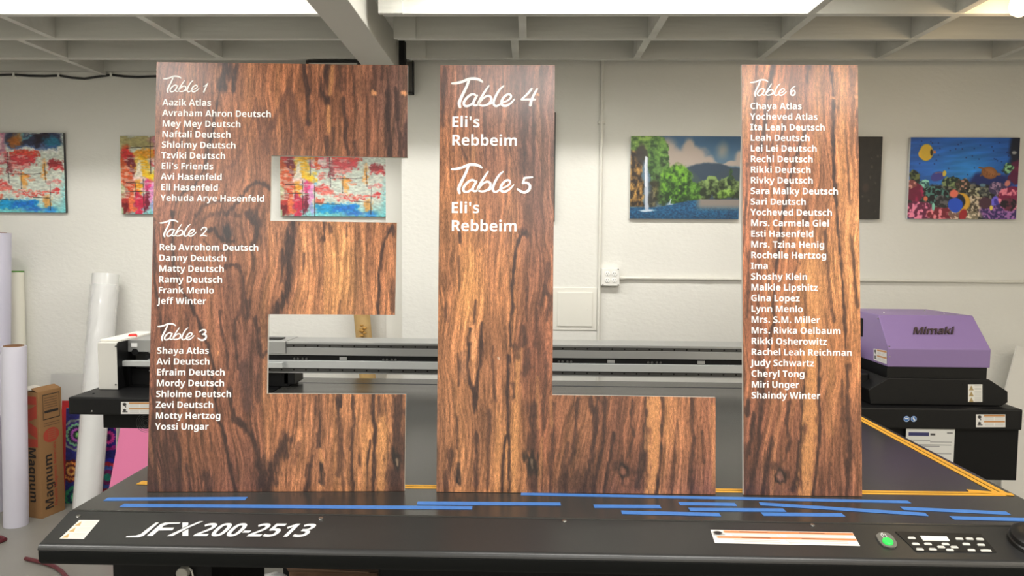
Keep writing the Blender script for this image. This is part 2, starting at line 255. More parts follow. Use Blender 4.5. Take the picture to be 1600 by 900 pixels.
83: (566, [[528, 207, 524, 168, 514, 131, 498, 97, 474, 67, 444, 41, 408, 19, 364, 3, 314, -7, 257, -10, 228, -10, 201, -8, 175, -6, 152, -2, 129, 2, 108, 8, 87, 14, 67, 22, 47, 31, 47, 169, 81, 154, 116, 141, 153, 131, 190, 123, 226, 118, 261, 116, 285, 117, 307, 121, 325, 126, 340, 133, 353, 142, 362, 153, 369, 165, 373, 179, 375, 193, 373, 209, 369, 223, 361, 236, 350, 247, 335, 259, 316, 270, 293, 281, 264, 294, 231, 308, 195, 324, 163, 342, 135, 360, 110, 379, 90, 402, 74, 427, 63, 456, 56, 489, 53, 526, 57, 566, 68, 602, 85, 634, 109, 661, 139, 683, 174, 701, 214, 714, 258, 721, 306, 724, 349, 722, 388, 718, 425, 710, 460, 700, 491, 689, 521, 677, 474, 556, 446, 568, 417, 579, 387, 587, 358, 594, 330, 598, 302, 599, 281, 598, 263, 595, 248, 591, 235, 584, 224, 576, 216, 566, 210, 555, 206, 543, 205, 531, 207, 515, 211, 501, 219, 489, 230, 477, 245, 466, 265, 455, 289, 443, 317, 429, 352, 415, 387, 399, 419, 382, 447, 365, 471, 345, 491, 324, 507, 300, 518, 273, 525, 242]]),
84: (577, [[365, 0, 212, 0, 212, 587, 19, 587, 19, 714, 558, 714, 558, 587, 365, 587]]),
85: (747, [[667, 272, 663, 218, 652, 169, 634, 124, 609, 85, 576, 52, 536, 25, 489, 6, 433, -6, 371, -10, 283, -2, 211, 23, 154, 64, 113, 120, 88, 189, 80, 270, 80, 714, 233, 714, 233, 278, 237, 229, 249, 189, 269, 158, 296, 136, 331, 123, 374, 119, 405, 121, 432, 127, 455, 137, 473, 151, 489, 169, 500, 191, 508, 217, 513, 246, 514, 279, 514, 714, 667, 714]]),
87: (996, [[982, 714, 801, 0, 626, 0, 531, 372, 528, 382, 525, 394, 522, 407, 519, 422, 516, 437, 512, 453, 509, 469, 506, 484, 503, 499, 501, 512, 499, 524, 498, 534, 496, 524, 495, 512, 492, 499, 490, 484, 487, 469, 484, 453, 480, 437, 477, 422, 474, 407, 471, 394, 468, 381, 465, 371, 370, 0, 196, 0, 14, 714, 164, 714, 255, 326, 258, 314, 261, 300, 264, 285, 267, 269, 271, 253, 274, 236, 277, 219, 281, 202, 283, 186, 286, 171, 288, 157, 290, 144, 293, 162, 296, 181, 299, 202, 303, 223, 307, 245, 311, 267, 316, 288, 320, 309, 325, 330, 329, 348, 333, 366, 337, 381, 425, 714, 570, 714, 659, 380, 662, 365, 667, 347, 671, 328, 676, 308, 680, 287, 685, 265, 689, 243, 694, 221, 697, 200, 701, 180, 704, 161, 706, 144, 708, 162, 711, 181, 715, 202, 720, 224, 724, 247, 729, 269, 733, 290, 737, 309, 741, 325, 832, 714]]),
88: (670, [[666, 0, 490, 0, 332, 257, 173, 0, 3, 0, 240, 368, 17, 714, 187, 714, 334, 470, 478, 714, 649, 714, 425, 359]]),
89: (626, [[313, 415, 460, 714, 626, 714, 390, 278, 390, 0, 236, 0, 236, 273, 0, 714, 166, 714]]),
90: (596, [[565, 0, 33, 0, 33, 99, 368, 588, 42, 588, 42, 714, 557, 714, 557, 615, 221, 126, 565, 126]]),
97: (599, [[317, 556, 380, 551, 432, 534, 474, 507, 504, 470, 522, 422, 528, 364, 528, 0, 423, 0, 394, 74, 390, 74, 374, 56, 358, 40, 342, 26, 325, 15, 306, 6, 286, -1, 263, -6, 237, -9, 208, -10, 177, -8, 149, -2, 122, 9, 98, 23, 78, 42, 62, 65, 50, 93, 42, 125, 40, 161, 47, 213, 67, 256, 102, 290, 150, 314, 212, 330, 287, 338, 378, 341, 378, 358, 376, 387, 368, 410, 356, 426, 339, 437, 318, 444, 294, 446, 269, 445, 244, 441, 218, 434, 192, 426, 167, 416, 141, 405, 97, 508, 127, 522, 160, 533, 196, 543, 234, 550, 274, 555], [321, 250, 278, 247, 245, 239, 222, 227, 206, 211, 197, 191, 194, 168, 196, 146, 203, 129, 214, 116, 228, 107, 246, 102, 266, 100, 296, 103, 322, 113, 346, 128, 364, 149, 375, 176, 378, 208, 378, 253]]),
98: (632, [[224, 583, 224, 563, 223, 543, 222, 524, 221, 506, 220, 490, 218, 475, 224, 475, 240, 497, 260, 516, 283, 533, 310, 546, 342, 553, 379, 556, 436, 548, 485, 524, 527, 484, 559, 429, 578, 359, 584, 274, 581, 215, 573, 163, 558, 117, 538, 79, 514, 47, 485, 22, 451, 4, 415, -6, 375, -10, 338, -8, 306, 0, 281, 11, 259, 26, 240, 42, 224, 59, 214, 59, 189, 0, 73, 0, 73, 760, 224, 760], [330, 436, 306, 434, 286, 429, 268, 420, 254, 407, 243, 391, 235, 371, 229, 348, 225, 320, 224, 287, 224, 269, 227, 222, 235, 183, 248, 152, 267, 130, 296, 117, 332, 112, 362, 117, 387, 131, 406, 154, 420, 186, 428, 227, 431, 276, 428, 324, 420, 364, 406, 396, 387, 418, 361, 432]]),
99: (516, [[311, -10, 261, -7, 214, 3, 173, 20, 136, 43, 105, 74, 80, 111, 62, 157, 51, 210, 47, 270, 51, 333, 63, 388, 83, 434, 110, 472, 143, 503, 181, 526, 224, 543, 272, 553, 322, 556, 353, 555, 383, 552, 412, 546, 439, 539, 465, 530, 488, 519, 443, 405, 423, 413, 403, 420, 383, 426, 362, 431, 342, 434, 322, 435, 297, 433, 275, 427, 256, 417, 239, 403, 226, 385, 215, 362, 207, 336, 202, 306, 201, 271, 202, 237, 207, 208, 215, 182, 226, 161, 240, 143, 256, 130, 275, 120, 297, 114, 320, 112, 348, 114, 375, 117, 401, 124, 426, 132, 450, 142, 473, 154, 473, 31, 451, 19, 428, 9, 403, 1, 375, -5, 345, -9]]),
100: (632, [[252, -10, 196, -2, 146, 22, 104, 62, 73, 117, 53, 187, 47, 272, 54, 358, 73, 429, 105, 485, 148, 524, 198, 548, 257, 556, 282, 555, 304, 552, 325, 546, 343, 538, 359, 528, 374, 517, 388, 504, 400, 491, 410, 476, 415, 476, 413, 490, 411, 506, 410, 527, 408, 548, 408, 568, 407, 586, 407, 760, 559, 760, 559, 0, 443, 0, 413, 71, 407, 71, 397, 56, 385, 43, 372, 30, 357, 19, 340, 9, 321, 1, 301, -5, 278, -9], [305, 111, 342, 115, 371, 127, 392, 146, 406, 174, 414, 211, 417, 255, 417, 271, 415, 319, 407, 360, 393, 392, 373, 415, 343, 429, 304, 434, 274, 429, 249, 415, 228, 392, 213, 360, 203, 319, 200, 270, 203, 221, 213, 181, 228, 150, 249, 128, 275, 115]]),
101: (597, [[306, 556, 355, 553, 398, 544, 437, 528, 471, 505, 499, 477, 522, 443, 538, 404, 548, 358, 551, 308, 551, 235, 200, 235, 205, 197, 218, 164, 238, 138, 266, 118, 300, 106, 341, 102, 374, 103, 405, 107, 434, 112, 462, 120, 491, 130, 520, 142, 520, 29, 493, 17, 464, 7, 435, -1, 403, -6, 366, -9, 325, -10, 273, -7, 225, 3, 182, 20, 143, 44, 110, 75, 83, 113, 63, 158, 51, 210, 47, 269, 51, 330, 62, 382, 80, 428, 104, 467, 134, 499, 171, 524, 212, 542, 257, 553], [310, 449, 282, 446, 257, 436, 237, 420, 221, 398, 209, 370, 204, 336, 410, 336, 409, 357, 405, 376, 399, 394, 390, 410, 379, 423, 365, 434, 349, 442, 331, 447]]),
102: (386, [[376, 433, 251, 433, 251, 0, 100, 0, 100, 433, 19, 433, 19, 506, 103, 546, 103, 564, 108, 628, 123, 679, 148, 717, 183, 744, 229, 760, 285, 765, 310, 764, 334, 762, 356, 759, 377, 754, 398, 749, 418, 742, 384, 640, 374, 642, 363, 645, 350, 648, 338, 650, 324, 651, 311, 652, 292, 649, 277, 643, 266, 632, 258, 616, 253, 595, 251, 569, 251, 546, 376, 546]]),
103: (632, [[255, 556, 291, 554, 322, 547, 350, 535, 374, 519, 395, 500, 413, 477, 417, 477, 431, 546, 559, 546, 559, -4, 555, -53, 545, -96, 529, -134, 506, -166, 476, -192, 439, -213, 395, -228, 344, -237, 285, -240, 244, -239, 206, -237, 172, -232, 139, -226, 108, -218, 78, -207, 78, -79, 109, -91, 139, -102, 171, -110, 204, -116, 241, -119, 280, -121, 319, -117, 350, -108, 375, -92, 394, -70, 405, -44, 408, -12, 408, 3, 408, 12, 409, 23, 410, 35, 411, 48, 412, 59, 413, 70, 408, 70, 391, 48, 371, 28, 348, 12, 321, 0, 289, -8, 254, -10, 195, -2, 145, 22, 103, 63, 72, 119, 53, 189, 47, 272, 53, 356, 72, 426, 104, 482, 146, 523, 197, 548], [304, 437, 283, 435, 264, 429, 247, 418, 233, 403, 222, 385, 213, 362, 206, 335, 202, 305, 201, 270, 204, 220, 213, 179, 227, 148, 248, 126, 274, 113, 307, 108, 326, 109, 343, 112, 358, 117, 371, 124, 382, 133, 392, 143, 400, 156, 407, 171, 412, 188, 415, 207, 417, 229, 418, 252, 418, 274, 417, 309, 413, 339, 407, 365, 398, 387, 386, 405, 371, 419, 352, 429, 330, 435]]),
104: (650, [[224, 607, 224, 579, 223, 553, 222, 529, 220, 508, 219, 491, 217, 476, 225, 476, 238, 494, 252, 509, 267, 522, 283, 533, 301, 541, 320, 548, 340, 552, 361, 555, 383, 556, 421, 554, 455, 547, 486, 535, 513, 519, 536, 497, 554, 470, 568, 438, 576, 400, 579, 356, 579, 0, 428, 0, 428, 318, 426, 354, 419, 383, 407, 406, 390, 423, 368, 433, 341, 436, 314, 434, 290, 427, 271, 415, 256, 399, 244, 379, 235, 354, 229, 326, 225, 293, 224, 256, 224, 0, 73, 0, 73, 760, 224, 760]]),
105: (299, [[225, 546, 225, 0, 74, 0, 74, 546], [150, 761, 171, 759, 190, 754, 208, 745, 221, 732, 230, 712, 232, 687, 230, 663, 221, 644, 208, 630, 190, 621, 171, 616, 150, 614, 128, 616, 109, 621, 92, 630, 79, 644, 71, 663, 68, 687, 71, 712, 79, 732, 92, 745, 109, 754, 128, 759]]),
107: (610, [[224, 423, 224, 404, 223, 383, 222, 361, 220, 338, 218, 317, 216, 297, 220, 297, 225, 305, 231, 313, 238, 323, 245, 333, 253, 344, 261, 354, 268, 364, 275, 373, 281, 381, 423, 546, 594, 546, 392, 314, 607, 0, 432, 0, 286, 218, 224, 169, 224, 0, 73, 0, 73, 760, 224, 760]]),
108: (298, [[224, 0, 73, 0, 73, 760, 224, 760]]),
109: (975, [[714, 556, 772, 551, 819, 535, 856, 509, 883, 471, 899, 420, 904, 356, 904, 0, 754, 0, 754, 318, 751, 356, 744, 386, 733, 409, 717, 424, 696, 433, 670, 436, 635, 431, 608, 417, 588, 394, 574, 362, 566, 321, 564, 273, 564, 0, 413, 0, 413, 318, 412, 344, 409, 366, 404, 385, 397, 401, 388, 414, 377, 424, 364, 430, 349, 435, 331, 436, 306, 434, 284, 427, 267, 415, 253, 399, 242, 379, 234, 354, 228, 325, 225, 293, 224, 256, 224, 0, 73, 0, 73, 546, 189, 546, 211, 476, 216, 476, 227, 492, 241, 507, 255, 519, 272, 530, 290, 539, 310, 547, 332, 552, 355, 555, 379, 556, 418, 554, 451, 547, 481, 535, 506, 519, 527, 499, 544, 474, 549, 474, 569, 499, 592, 520, 619, 536, 649, 547, 681, 554]]),
110: (650, [[385, 556, 441, 551, 488, 535, 527, 509, 556, 471, 573, 420, 579, 356, 579, 0, 429, 0, 429, 318, 426, 354, 419, 383, 408, 406, 391, 423, 369, 433, 341, 436, 301, 431, 270, 415, 249, 390, 235, 354, 227, 310, 224, 256, 224, 0, 73, 0, 73, 546, 189, 546, 210, 473, 216, 473, 229, 490, 243, 505, 259, 519, 277, 530, 296, 539, 316, 547, 338, 552, 361, 555]]),
111: (625, [[577, 274, 575, 231, 569, 190, 559, 153, 545, 120, 527, 90, 506, 64, 481, 42, 453, 23, 422, 9, 388, -2, 351, -8, 311, -10, 274, -8, 238, -2, 205, 9, 174, 23, 147, 42, 122, 64, 100, 90, 82, 120, 67, 153, 56, 190, 49, 231, 47, 274, 51, 332, 61, 383, 79, 428, 104, 467, 134, 498, 171, 524, 213, 542, 261, 553, 314, 556, 363, 553, 409, 542, 450, 524, 487, 498, 518, 467, 543, 428, 562, 383, 573, 332], [201, 274, 202, 241, 206, 210, 212, 183, 221, 160, 233, 140, 248, 125, 267, 114, 288, 107, 313, 105, 337, 107, 359, 114, 376, 125, 391, 140, 403, 160, 412, 183, 418, 210, 422, 241, 423, 274, 422, 308, 418, 339, 412, 365, 403, 388, 391, 407, 376, 422, 358, 432, 337, 439, 312, 441, 276, 436, 248, 422, 227, 398, 213, 365, 204, 324]]),
112: (632, [[379, 556, 438, 548, 488, 524, 529, 485, 560, 429, 578, 359, 584, 274, 581, 216, 572, 164, 558, 118, 537, 79, 513, 47, 484, 22, 451, 4, 414, -6, 375, -10, 350, -9, 327, -5, 306, 0, 288, 8, 272, 17, 258, 26, 245, 37, 234, 48, 224, 59, 218, 59, 220, 47, 221, 33, 222, 18, 223, 2, 224, -14, 224, -31, 224, -240, 73, -240, 73, 546, 196, 546, 217, 475, 224, 475, 235, 490, 247, 503, 260, 516, 274, 527, 291, 537, 310, 545, 330, 551, 354, 555], [329, 436, 305, 434, 285, 429, 268, 420, 254, 407, 243, 391, 235, 372, 230, 349, 226, 322, 224, 291, 224, 275, 225, 242, 228, 212, 234, 186, 242, 164, 252, 146, 267, 131, 284, 121, 305, 115, 330, 112, 352, 114, 370, 121, 386, 131, 400, 146, 411, 164, 420, 186, 426, 213, 429, 242, 431, 276, 428, 325, 419, 365, 405, 396, 385, 418, 360, 432]]),
114: (447, [[375, 556, 385, 556, 396, 556, 407, 555, 418, 553, 427, 552, 435, 550, 420, 409, 412, 411, 403, 412, 394, 413, 383, 414, 371, 415, 358, 415, 342, 415, 327, 412, 311, 408, 296, 402, 282, 395, 268, 385, 256, 373, 245, 359, 236, 343, 230, 324, 226, 302, 224, 277, 224, 0, 73, 0, 73, 546, 188, 546, 210, 454, 217, 454, 229, 473, 242, 490, 257, 506, 274, 520, 292, 533, 311, 543, 332, 550, 353, 555]]),
115: (502, [[460, 161, 458, 128, 449, 98, 436, 71, 417, 47, 392, 27, 361, 11, 325, -1, 282, -8, 234, -10, 197, -9, 163, -7, 132, -3, 103, 4, 74, 12, 47, 22, 47, 147, 77, 134, 109, 123, 142, 114, 174, 108, 204, 104, 230, 102, 258, 104, 280, 108, 296, 115, 308, 125, 315, 136, 317, 150, 316, 160, 313, 169, 307, 177, 298, 185, 286, 193, 270, 202, 250, 211, 224, 222, 194, 234, 163, 247, 136, 261, 112, 275, 92, 290, 76, 308, 62, 327, 53, 349, 47, 373, 46, 402, 52, 448, 72, 487, 105, 517, 149, 539, 202, 552, 263, 556, 297, 555, 330, 551, 361, 545, 392, 537, 423, 526, 454, 514, 410, 411, 384, 422, 358, 431, 332, 439, 306, 445, 283, 448, 261, 450, 240, 448, 222, 445, 208, 439, 198, 431, 191, 422, 189, 410, 190, 401, 194, 392, 200, 385, 208, 377, 220, 370, 236, 362, 256, 353, 281, 343, 311, 331, 342, 318, 369, 304, 393, 290, 414, 275, 430, 258, 443, 238, 453, 216, 458, 191]]),
116: (421, [[309, 110, 324, 111, 339, 112, 353, 115, 367, 118, 381, 122, 394, 126, 394, 15, 377, 8, 358, 2, 338, -3, 316, -7, 291, -9, 264, -10, 233, -8, 203, -3, 176, 6, 152, 19, 132, 38, 115, 61, 103, 91, 95, 128, 93, 172, 93, 433, 22, 433, 22, 497, 104, 547, 148, 662, 244, 662, 244, 546, 387, 546, 387, 433, 244, 433, 244, 181, 246, 159, 252, 141, 261, 128, 274, 118, 290, 112]]),
117: (650, [[576, 546, 576, 0, 460, 0, 441, 70, 432, 70, 420, 52, 405, 37, 389, 24, 370, 13, 351, 5, 330, -2, 309, -6, 287, -9, 264, -10, 227, -8, 193, -1, 163, 11, 136, 27, 113, 49, 95, 76, 81, 108, 73, 146, 70, 190, 70, 546, 222, 546, 222, 228, 224, 192, 231, 163, 242, 140, 259, 124, 281, 114, 308, 111, 336, 113, 360, 120, 379, 131, 395, 147, 407, 167, 415, 192, 421, 221, 424, 253, 425, 290, 425, 546]]),
118: (571, [[208, 0, 0, 546, 158, 546, 260, 224, 262, 216, 265, 207, 268, 197, 271, 186, 274, 175, 277, 164, 279, 153, 281, 143, 282, 134, 286, 134, 287, 143, 289, 153, 291, 164, 294, 174, 297, 185, 300, 196, 303, 206, 306, 215, 309, 223, 413, 546, 571, 546, 363, 0]]),
119: (862, [[463, 266, 459, 284, 454, 303, 450, 322, 446, 342, 442, 361, 438, 380, 436, 397, 433, 410, 431, 422, 428, 422, 426, 410, 424, 396, 421, 380, 417, 361, 413, 341, 409, 321, 404, 300, 399, 280, 394, 261, 323, 0, 161, 0, 12, 547, 162, 547, 218, 306, 222, 288, 226, 269, 230, 249, 234, 228, 237, 208, 241, 187, 244, 167, 246, 149, 247, 132, 250, 132, 252, 144, 254, 158, 256, 172, 259, 188, 262, 203, 265, 219, 268, 234, 271, 249, 274, 262, 277, 275, 279, 285, 281, 293, 349, 547, 515, 547, 580, 291, 583, 277, 587, 260, 591, 242, 595, 224, 599, 204, 603, 185, 607, 166, 609, 149, 611, 133, 614, 133, 616, 149, 618, 167, 621, 187, 624, 208, 628, 229, 631, 250, 635, 270, 639, 289, 644, 306, 703, 547, 850, 547, 699, 0, 535, 0]]),
120: (591, [[194, 279, 19, 546, 190, 546, 296, 373, 401, 546, 572, 546, 395, 279, 581, 0, 409, 0, 296, 186, 181, 0, 10, 0]]),
121: (571, [[0, 546, 159, 546, 262, 234, 265, 224, 268, 214, 271, 203, 274, 193, 277, 182, 279, 172, 282, 161, 283, 151, 285, 141, 289, 141, 291, 155, 295, 171, 299, 187, 304, 203, 309, 219, 314, 234, 415, 546, 571, 546, 347, -50, 331, -88, 314, -123, 294, -153, 273, -179, 248, -201, 220, -218, 188, -230, 152, -238, 111, -240, 95, -240, 80, -239, 67, -238, 55, -236, 44, -234, 35, -232, 35, -113, 43, -115, 51, -116, 61, -117, 72, -118, 83, -119, 94, -119, 114, -118, 131, -114, 146, -107, 159, -98, 171, -86, 181, -73, 190, -59, 198, -43, 205, -27, 217, 4]]),
122: (493, [[462, 0, 30, 0, 30, 89, 282, 431, 44, 431, 44, 546, 453, 546, 453, 449, 208, 116, 462, 116]]),
}
for code, (adv, flat_cs) in OUTLINES.items():
    cs = [[(c[i], c[i + 1]) for i in range(0, len(c), 2)] for c in flat_cs]
    vs = [p for c in cs for p in c]
    tri = tessellate_polygon([[Vector((x, y, 0)) for x, y in c] for c in cs]) if cs else []
    if code == 105:          # stem and dot are separate shapes
        k = len(cs[0]); tri = [t for t in tessellate_polygon([[Vector((x, y, 0)) for x, y in cs[0]]])] + [tuple(i + k for i in t) for t in tessellate_polygon([[Vector((x, y, 0)) for x, y in cs[1]]])]
    GLYPHS[chr(code)] = (adv, vs, tri)
GLYPHS[' '] = (260, [], [])
def text_geo(t, track=0):
    """returns 2D verts, tris, width (units)"""
    x = 0; vs, fs = [], []
    for ch in t:
        a, gv, gf = GLYPHS[ch]; o = len(vs)
        vs += [(px + x, py) for px, py in gv]; fs += [tuple(i + o for i in f) for f in gf]; x += a + track
    return vs, fs, x
def raw_mesh(name, vs, fs, material, parent=None, kind=None):
    me = bpy.data.meshes.new(name); me.from_pydata([tuple(p) for p in vs], [], fs); me.materials.append(material)
    o = bpy.data.objects.new(name, me); COL.objects.link(o); o.parent = parent
    if parent is not None and parent.name in WORLD: WORLD[o.name] = WORLD[parent.name]
    if kind: o['kind'] = kind
    return o
def ribbon(pts, wid, n_sub=6):
    """2D stroke with round ends: returns verts, faces"""
    P = [np.array(p, float) for p in pts]; W = wid if isinstance(wid, (list, tuple)) else [wid] * len(P)
    out, ww = [], []
    for i in range(len(P) - 1):
        p0, p1, p2, p3 = P[max(i - 1, 0)], P[i], P[i + 1], P[min(i + 2, len(P) - 1)]
        for k in range(n_sub):
            t = k / n_sub
            out.append(.5 * ((2 * p1) + (p2 - p0) * t + (2 * p0 - 5 * p1 + 4 * p2 - p3) * t * t + (3 * p1 - p0 - 3 * p2 + p3) * t ** 3)); ww.append(W[i] * (1 - t) + W[i + 1] * t)
    out.append(P[-1]); ww.append(W[-1]); vs, fs = [], []; n = len(out)
    for i in range(n):
        d = out[min(i + 1, n - 1)] - out[max(i - 1, 0)]; d = d / (np.linalg.norm(d) + 1e-9); nn = np.array((-d[1], d[0])) * ww[i] / 2
        vs += [tuple(out[i] + nn), tuple(out[i] - nn)]
    fs = [(2 * i, 2 * i + 1, 2 * i + 3, 2 * i + 2) for i in range(n - 1)]
    for c, r in ((out[0], ww[0] / 2), (out[-1], ww[-1] / 2)):
        o = len(vs); vs += [tuple(c + r * np.array((math.cos(k * math.pi / 5), math.sin(k * math.pi / 5)))) for k in range(10)]; fs.append(tuple(range(o, o + 10)))
    return vs, fs

# ---------------------------------------------------------------- flat print painter (numpy -> colour attribute)
def _hash(ix, iy, s):
    n = (ix * 374761393 + iy * 668265263 + s * 1442695041) & 0xffffffff
    n = ((n ^ (n >> 13)) * 1274126177) & 0xffffffff
    return ((n ^ (n >> 16)) & 0xffff) / 65535.
def vnz(x, y, s=0):
    ix, iy = np.floor(x).astype(np.int64), np.floor(y).astype(np.int64); fx, fy = x - ix, y - iy
    fx, fy = fx * fx * (3 - 2 * fx), fy * fy * (3 - 2 * fy)
    a, b, c, d = _hash(ix, iy, s), _hash(ix + 1, iy, s), _hash(ix, iy + 1, s), _hash(ix + 1, iy + 1, s)
    return (a * (1 - fx) + b * fx) * (1 - fy) + (c * (1 - fx) + d * fx) * fy
def fbm(x, y, s=0, o=4):
    r, a = 0, .5
    for k in range(o): r = r + a * vnz(x * 2 ** k, y * 2 ** k, s + k * 17); a *= .5
    return r / (1 - .5 ** o)
def sst(v, a, b):
    t = np.clip((v - a) / (b - a), 0, 1); return t * t * (3 - 2 * t)
class Art:
    """x to the right 0..asp, y down 0..1"""
    def __init__(s, nx, ny, asp, bg):
        s.X, s.Y = np.meshgrid(np.linspace(0, 1, nx), np.linspace(0, 1, ny)); s.asp = asp
        s.px = s.X * asp; s.C = np.zeros((ny, nx, 3)); s.C[:] = bg; s.wx = s.wy = 0; s.rag = None; s.ragk = 0
    def warp(s, amp, freq, seed):
        s.wx = (fbm(s.px * freq, s.Y * freq, seed) - .5) * amp; s.wy = (fbm(s.px * freq, s.Y * freq, seed + 50) - .5) * amp
    def put(s, mk, col):
        mk = np.clip(mk, 0, 1)[..., None]; col = np.array(col, float) if not isinstance(col, np.ndarray) else col
        s.C = s.C * (1 - mk) + col * mk
    def ell(s, x, y, rx, ry, col, soft=.15, a=1, rot=0):
        dx, dy = (s.X + s.wx / s.asp - x) * s.asp, s.Y + s.wy - y; c, q = math.cos(rot), math.sin(rot)
        dx, dy = dx * c + dy * q, -dx * q + dy * c
        d = np.sqrt((dx / (rx * s.asp)) ** 2 + (dy / ry) ** 2); s.put((1 - sst(d, 1 - soft, 1 + soft)) * a, col)
    def rect(s, x0, y0, x1, y1, col, soft=.008, a=1):
        x, y = s.X + s.wx / s.asp, s.Y + s.wy
        mk = sst(x, x0 - soft, x0 + soft) * (1 - sst(x, x1 - soft, x1 + soft)) * sst(y, y0 - soft, y0 + soft) * (1 - sst(y, y1 - soft, y1 + soft)); s.put(mk * a, col)
    def line(s, x0, y0, x1, y1, wd, col, a=1):
        ax, ay, bx, by = x0 * s.asp, y0, x1 * s.asp, y1; x, y = s.px + s.wx, s.Y + s.wy
        t = np.clip(((x - ax) * (bx - ax) + (y - ay) * (by - ay)) / ((bx - ax) ** 2 + (by - ay) ** 2), 0, 1)
        d = np.hypot(x - ax - t * (bx - ax), y - ay - t * (by - ay)); s.put((1 - sst(d, wd * .5, wd)) * a, col)
def art_mesh(name, art, corner, material, parent, label=None):
    """corner(sx, sy) -> world/local point for sx,sy in 0..1 (y down)"""
    ny, nx = art.X.shape; p00, p10, p01 = (np.array(corner(*q)) for q in ((0, 0), (1, 0), (0, 1))); p11 = np.array(corner(1, 1))
    X, Y = art.X[..., None], art.Y[..., None]
    P = (p00 * (1 - X) + p10 * X) * (1 - Y) + (p01 * (1 - X) + p11 * X) * Y
    org = parent_world(parent)
    if org is not None: P = P - np.array(org)
    i = np.arange(nx * ny).reshape(ny, nx); q = np.stack([i[:-1, :-1], i[1:, :-1], i[1:, 1:], i[:-1, 1:]], -1).reshape(-1, 4)
    me = bpy.data.meshes.new(name); me.vertices.add(nx * ny); me.vertices.foreach_set('co', P.reshape(-1))
    me.loops.add(q.size); me.loops.foreach_set('vertex_index', q.reshape(-1).astype(np.int32)); me.polygons.add(len(q))
    me.polygons.foreach_set('loop_start', np.arange(0, q.size, 4, dtype=np.int32)); me.update(calc_edges=True)
    c = np.clip(art.C, 0, 255) / 255.; c = np.where(c <= .04045, c / 12.92, ((c + .055) / 1.055) ** 2.4)
    at_ = me.color_attributes.new('ink', 'FLOAT_COLOR', 'POINT'); at_.data.foreach_set('color', np.concatenate([c, np.ones((ny, nx, 1))], -1).reshape(-1).astype(np.float32))
    me.materials.append(material); o = bpy.data.objects.new(name, me); COL.objects.link(o); o.parent = parent
    if parent is not None and parent.name in WORLD: WORLD[o.name] = WORLD[parent.name]
    if label: o['label'] = label
    return o

# ================================================================ the room
YL, YR = 4.60, 4.35                    # left wall plane, right wall section (stands a little forward)
ZJ, ZD = 2.75, 2.99                    # underside of the joists, roof deck
XS = at(628, 400, y=YR).x              # where the wall steps forward
M_wall = mat('painted_block_wall', (234, 233, 227), .7, noise=(1.3, (228, 227, 220), .25), bump=(34, .2, (1, 1, 1.6)))
M_paintw = mat('white_painted_timber', (216, 216, 210), .6, noise=(2.2, (196, 195, 188), .2, (.4, 3, 3)), bump=(14, .25, (.3, 3, 3)))
M_floor = mat('grey_concrete', (150, 148, 140), .38, noise=(1.6, (132, 130, 123), .25), bump=(20, .05))
XA, XB, Y0 = -4.6, 4.6, -3.6
struct(MB().box(XA, XB, Y0, 4.9, -.1, 0).build('floor', M_floor))
struct(MB().box(XA, XS, YL, YL + .2, 0, ZD).build('wall_left_rear', M_wall))
struct(MB().box(XS, XB, YR, YR + .45, 0, ZD).build('wall_right_rear', M_wall))
struct(MB().box(XA - .1, XA, Y0, YL, 0, ZD).build('wall_left', M_wall))
struct(MB().box(XB, XB + .1, Y0, YR, 0, ZD).build('wall_right', M_wall))
struct(MB().box(XA, XB, Y0 - .1, Y0, 0, ZD).build('wall_front', M_wall))
xt0 = at(603, 400, y=YL - .03).x
struct(MB().box(xt0, XS - .001, YL - .03, YL, 0, ZD - .25).build('trim_1', mat('white_trim', (240, 239, 232), .55)))

# ceiling: deck + joists + blocking + beam
ceil = struct(MB().box(XA, XB, Y0, YL + .2, ZD, ZD + .08).build('ceiling', M_paintw))
yj = [(at(100, a, z=ZJ).y + at(1100, b, z=ZJ).y) / 2 for a, b in ((22.5, 25.5), (60, 64), (91, 95))]
bm0, bm1 = at(563, 100, z=2.70), at(615, 100, z=2.70)
bn0, bn1 = at(478, 0, z=2.70), at(544, 0, z=2.70)
bxl = lambda y: bn0.x + (bm0.x - bn0.x) * (y - bn0.y) / (bm0.y - bn0.y)
bxr = lambda y: bn1.x + (bm1.x - bn1.x) * (y - bn1.y) / (bm1.y - bn1.y)
ye = YR - .01
poly = [(bxl(-1), -1, 2.70), (bxr(-1), -1, 2.70), (bxr(ye), ye, 2.70), (bxl(ye), ye, 2.70)]
M_beam = mat('grey_painted_beam', (196, 194, 186), .55, bump=(30, .08))
MB().prism(poly, (0, 0, .27)).build('beam', M_beam, ceil, bevel=.004)
MB().prism([(bxr(-1), -1, 2.88), (bxr(-1) + .05, -1, 2.88), (bxr(ye) + .05, ye, 2.88), (bxr(ye), ye, 2.88)], (0, 0, .10)).build('beam_ledger', M_paintw, ceil)
sp = yj[1] - yj[0]
joists = [yj[0] - sp * k for k in range(1, 15)][::-1] + yj
for y in joists:
    xr = bxr(y) + .075
    if y < YR - .05:
        MB().box(xr, XB - .002, y - .02, y + .02, ZJ, ZD).build('joist', M_paintw, ceil, bevel=.003)
        if y > 2.9: MB().box(xr - .012, xr + .10, y - .045, y - .022, ZJ - .004, ZD).build('joist_scab', M_paintw, ceil)
    MB().box(XA + .002, bxl(y) - .002, y - .02, y + .02, ZJ, ZD).build('joist', M_paintw, ceil, bevel=.003)
MB().box(XA + .002, bxl(YL - .06), YL - .045, YL - .002, at(100, 113, y=YL).z, ZD).build('joist', M_paintw, ceil)
def block(px, py, ya, yb):
    p = at(px, py, z=ZJ); MB().box(p.x - .019, p.x + .019, ya + .021, yb - .021, ZJ + .002, ZD).build('blocking', M_paintw, ceil)
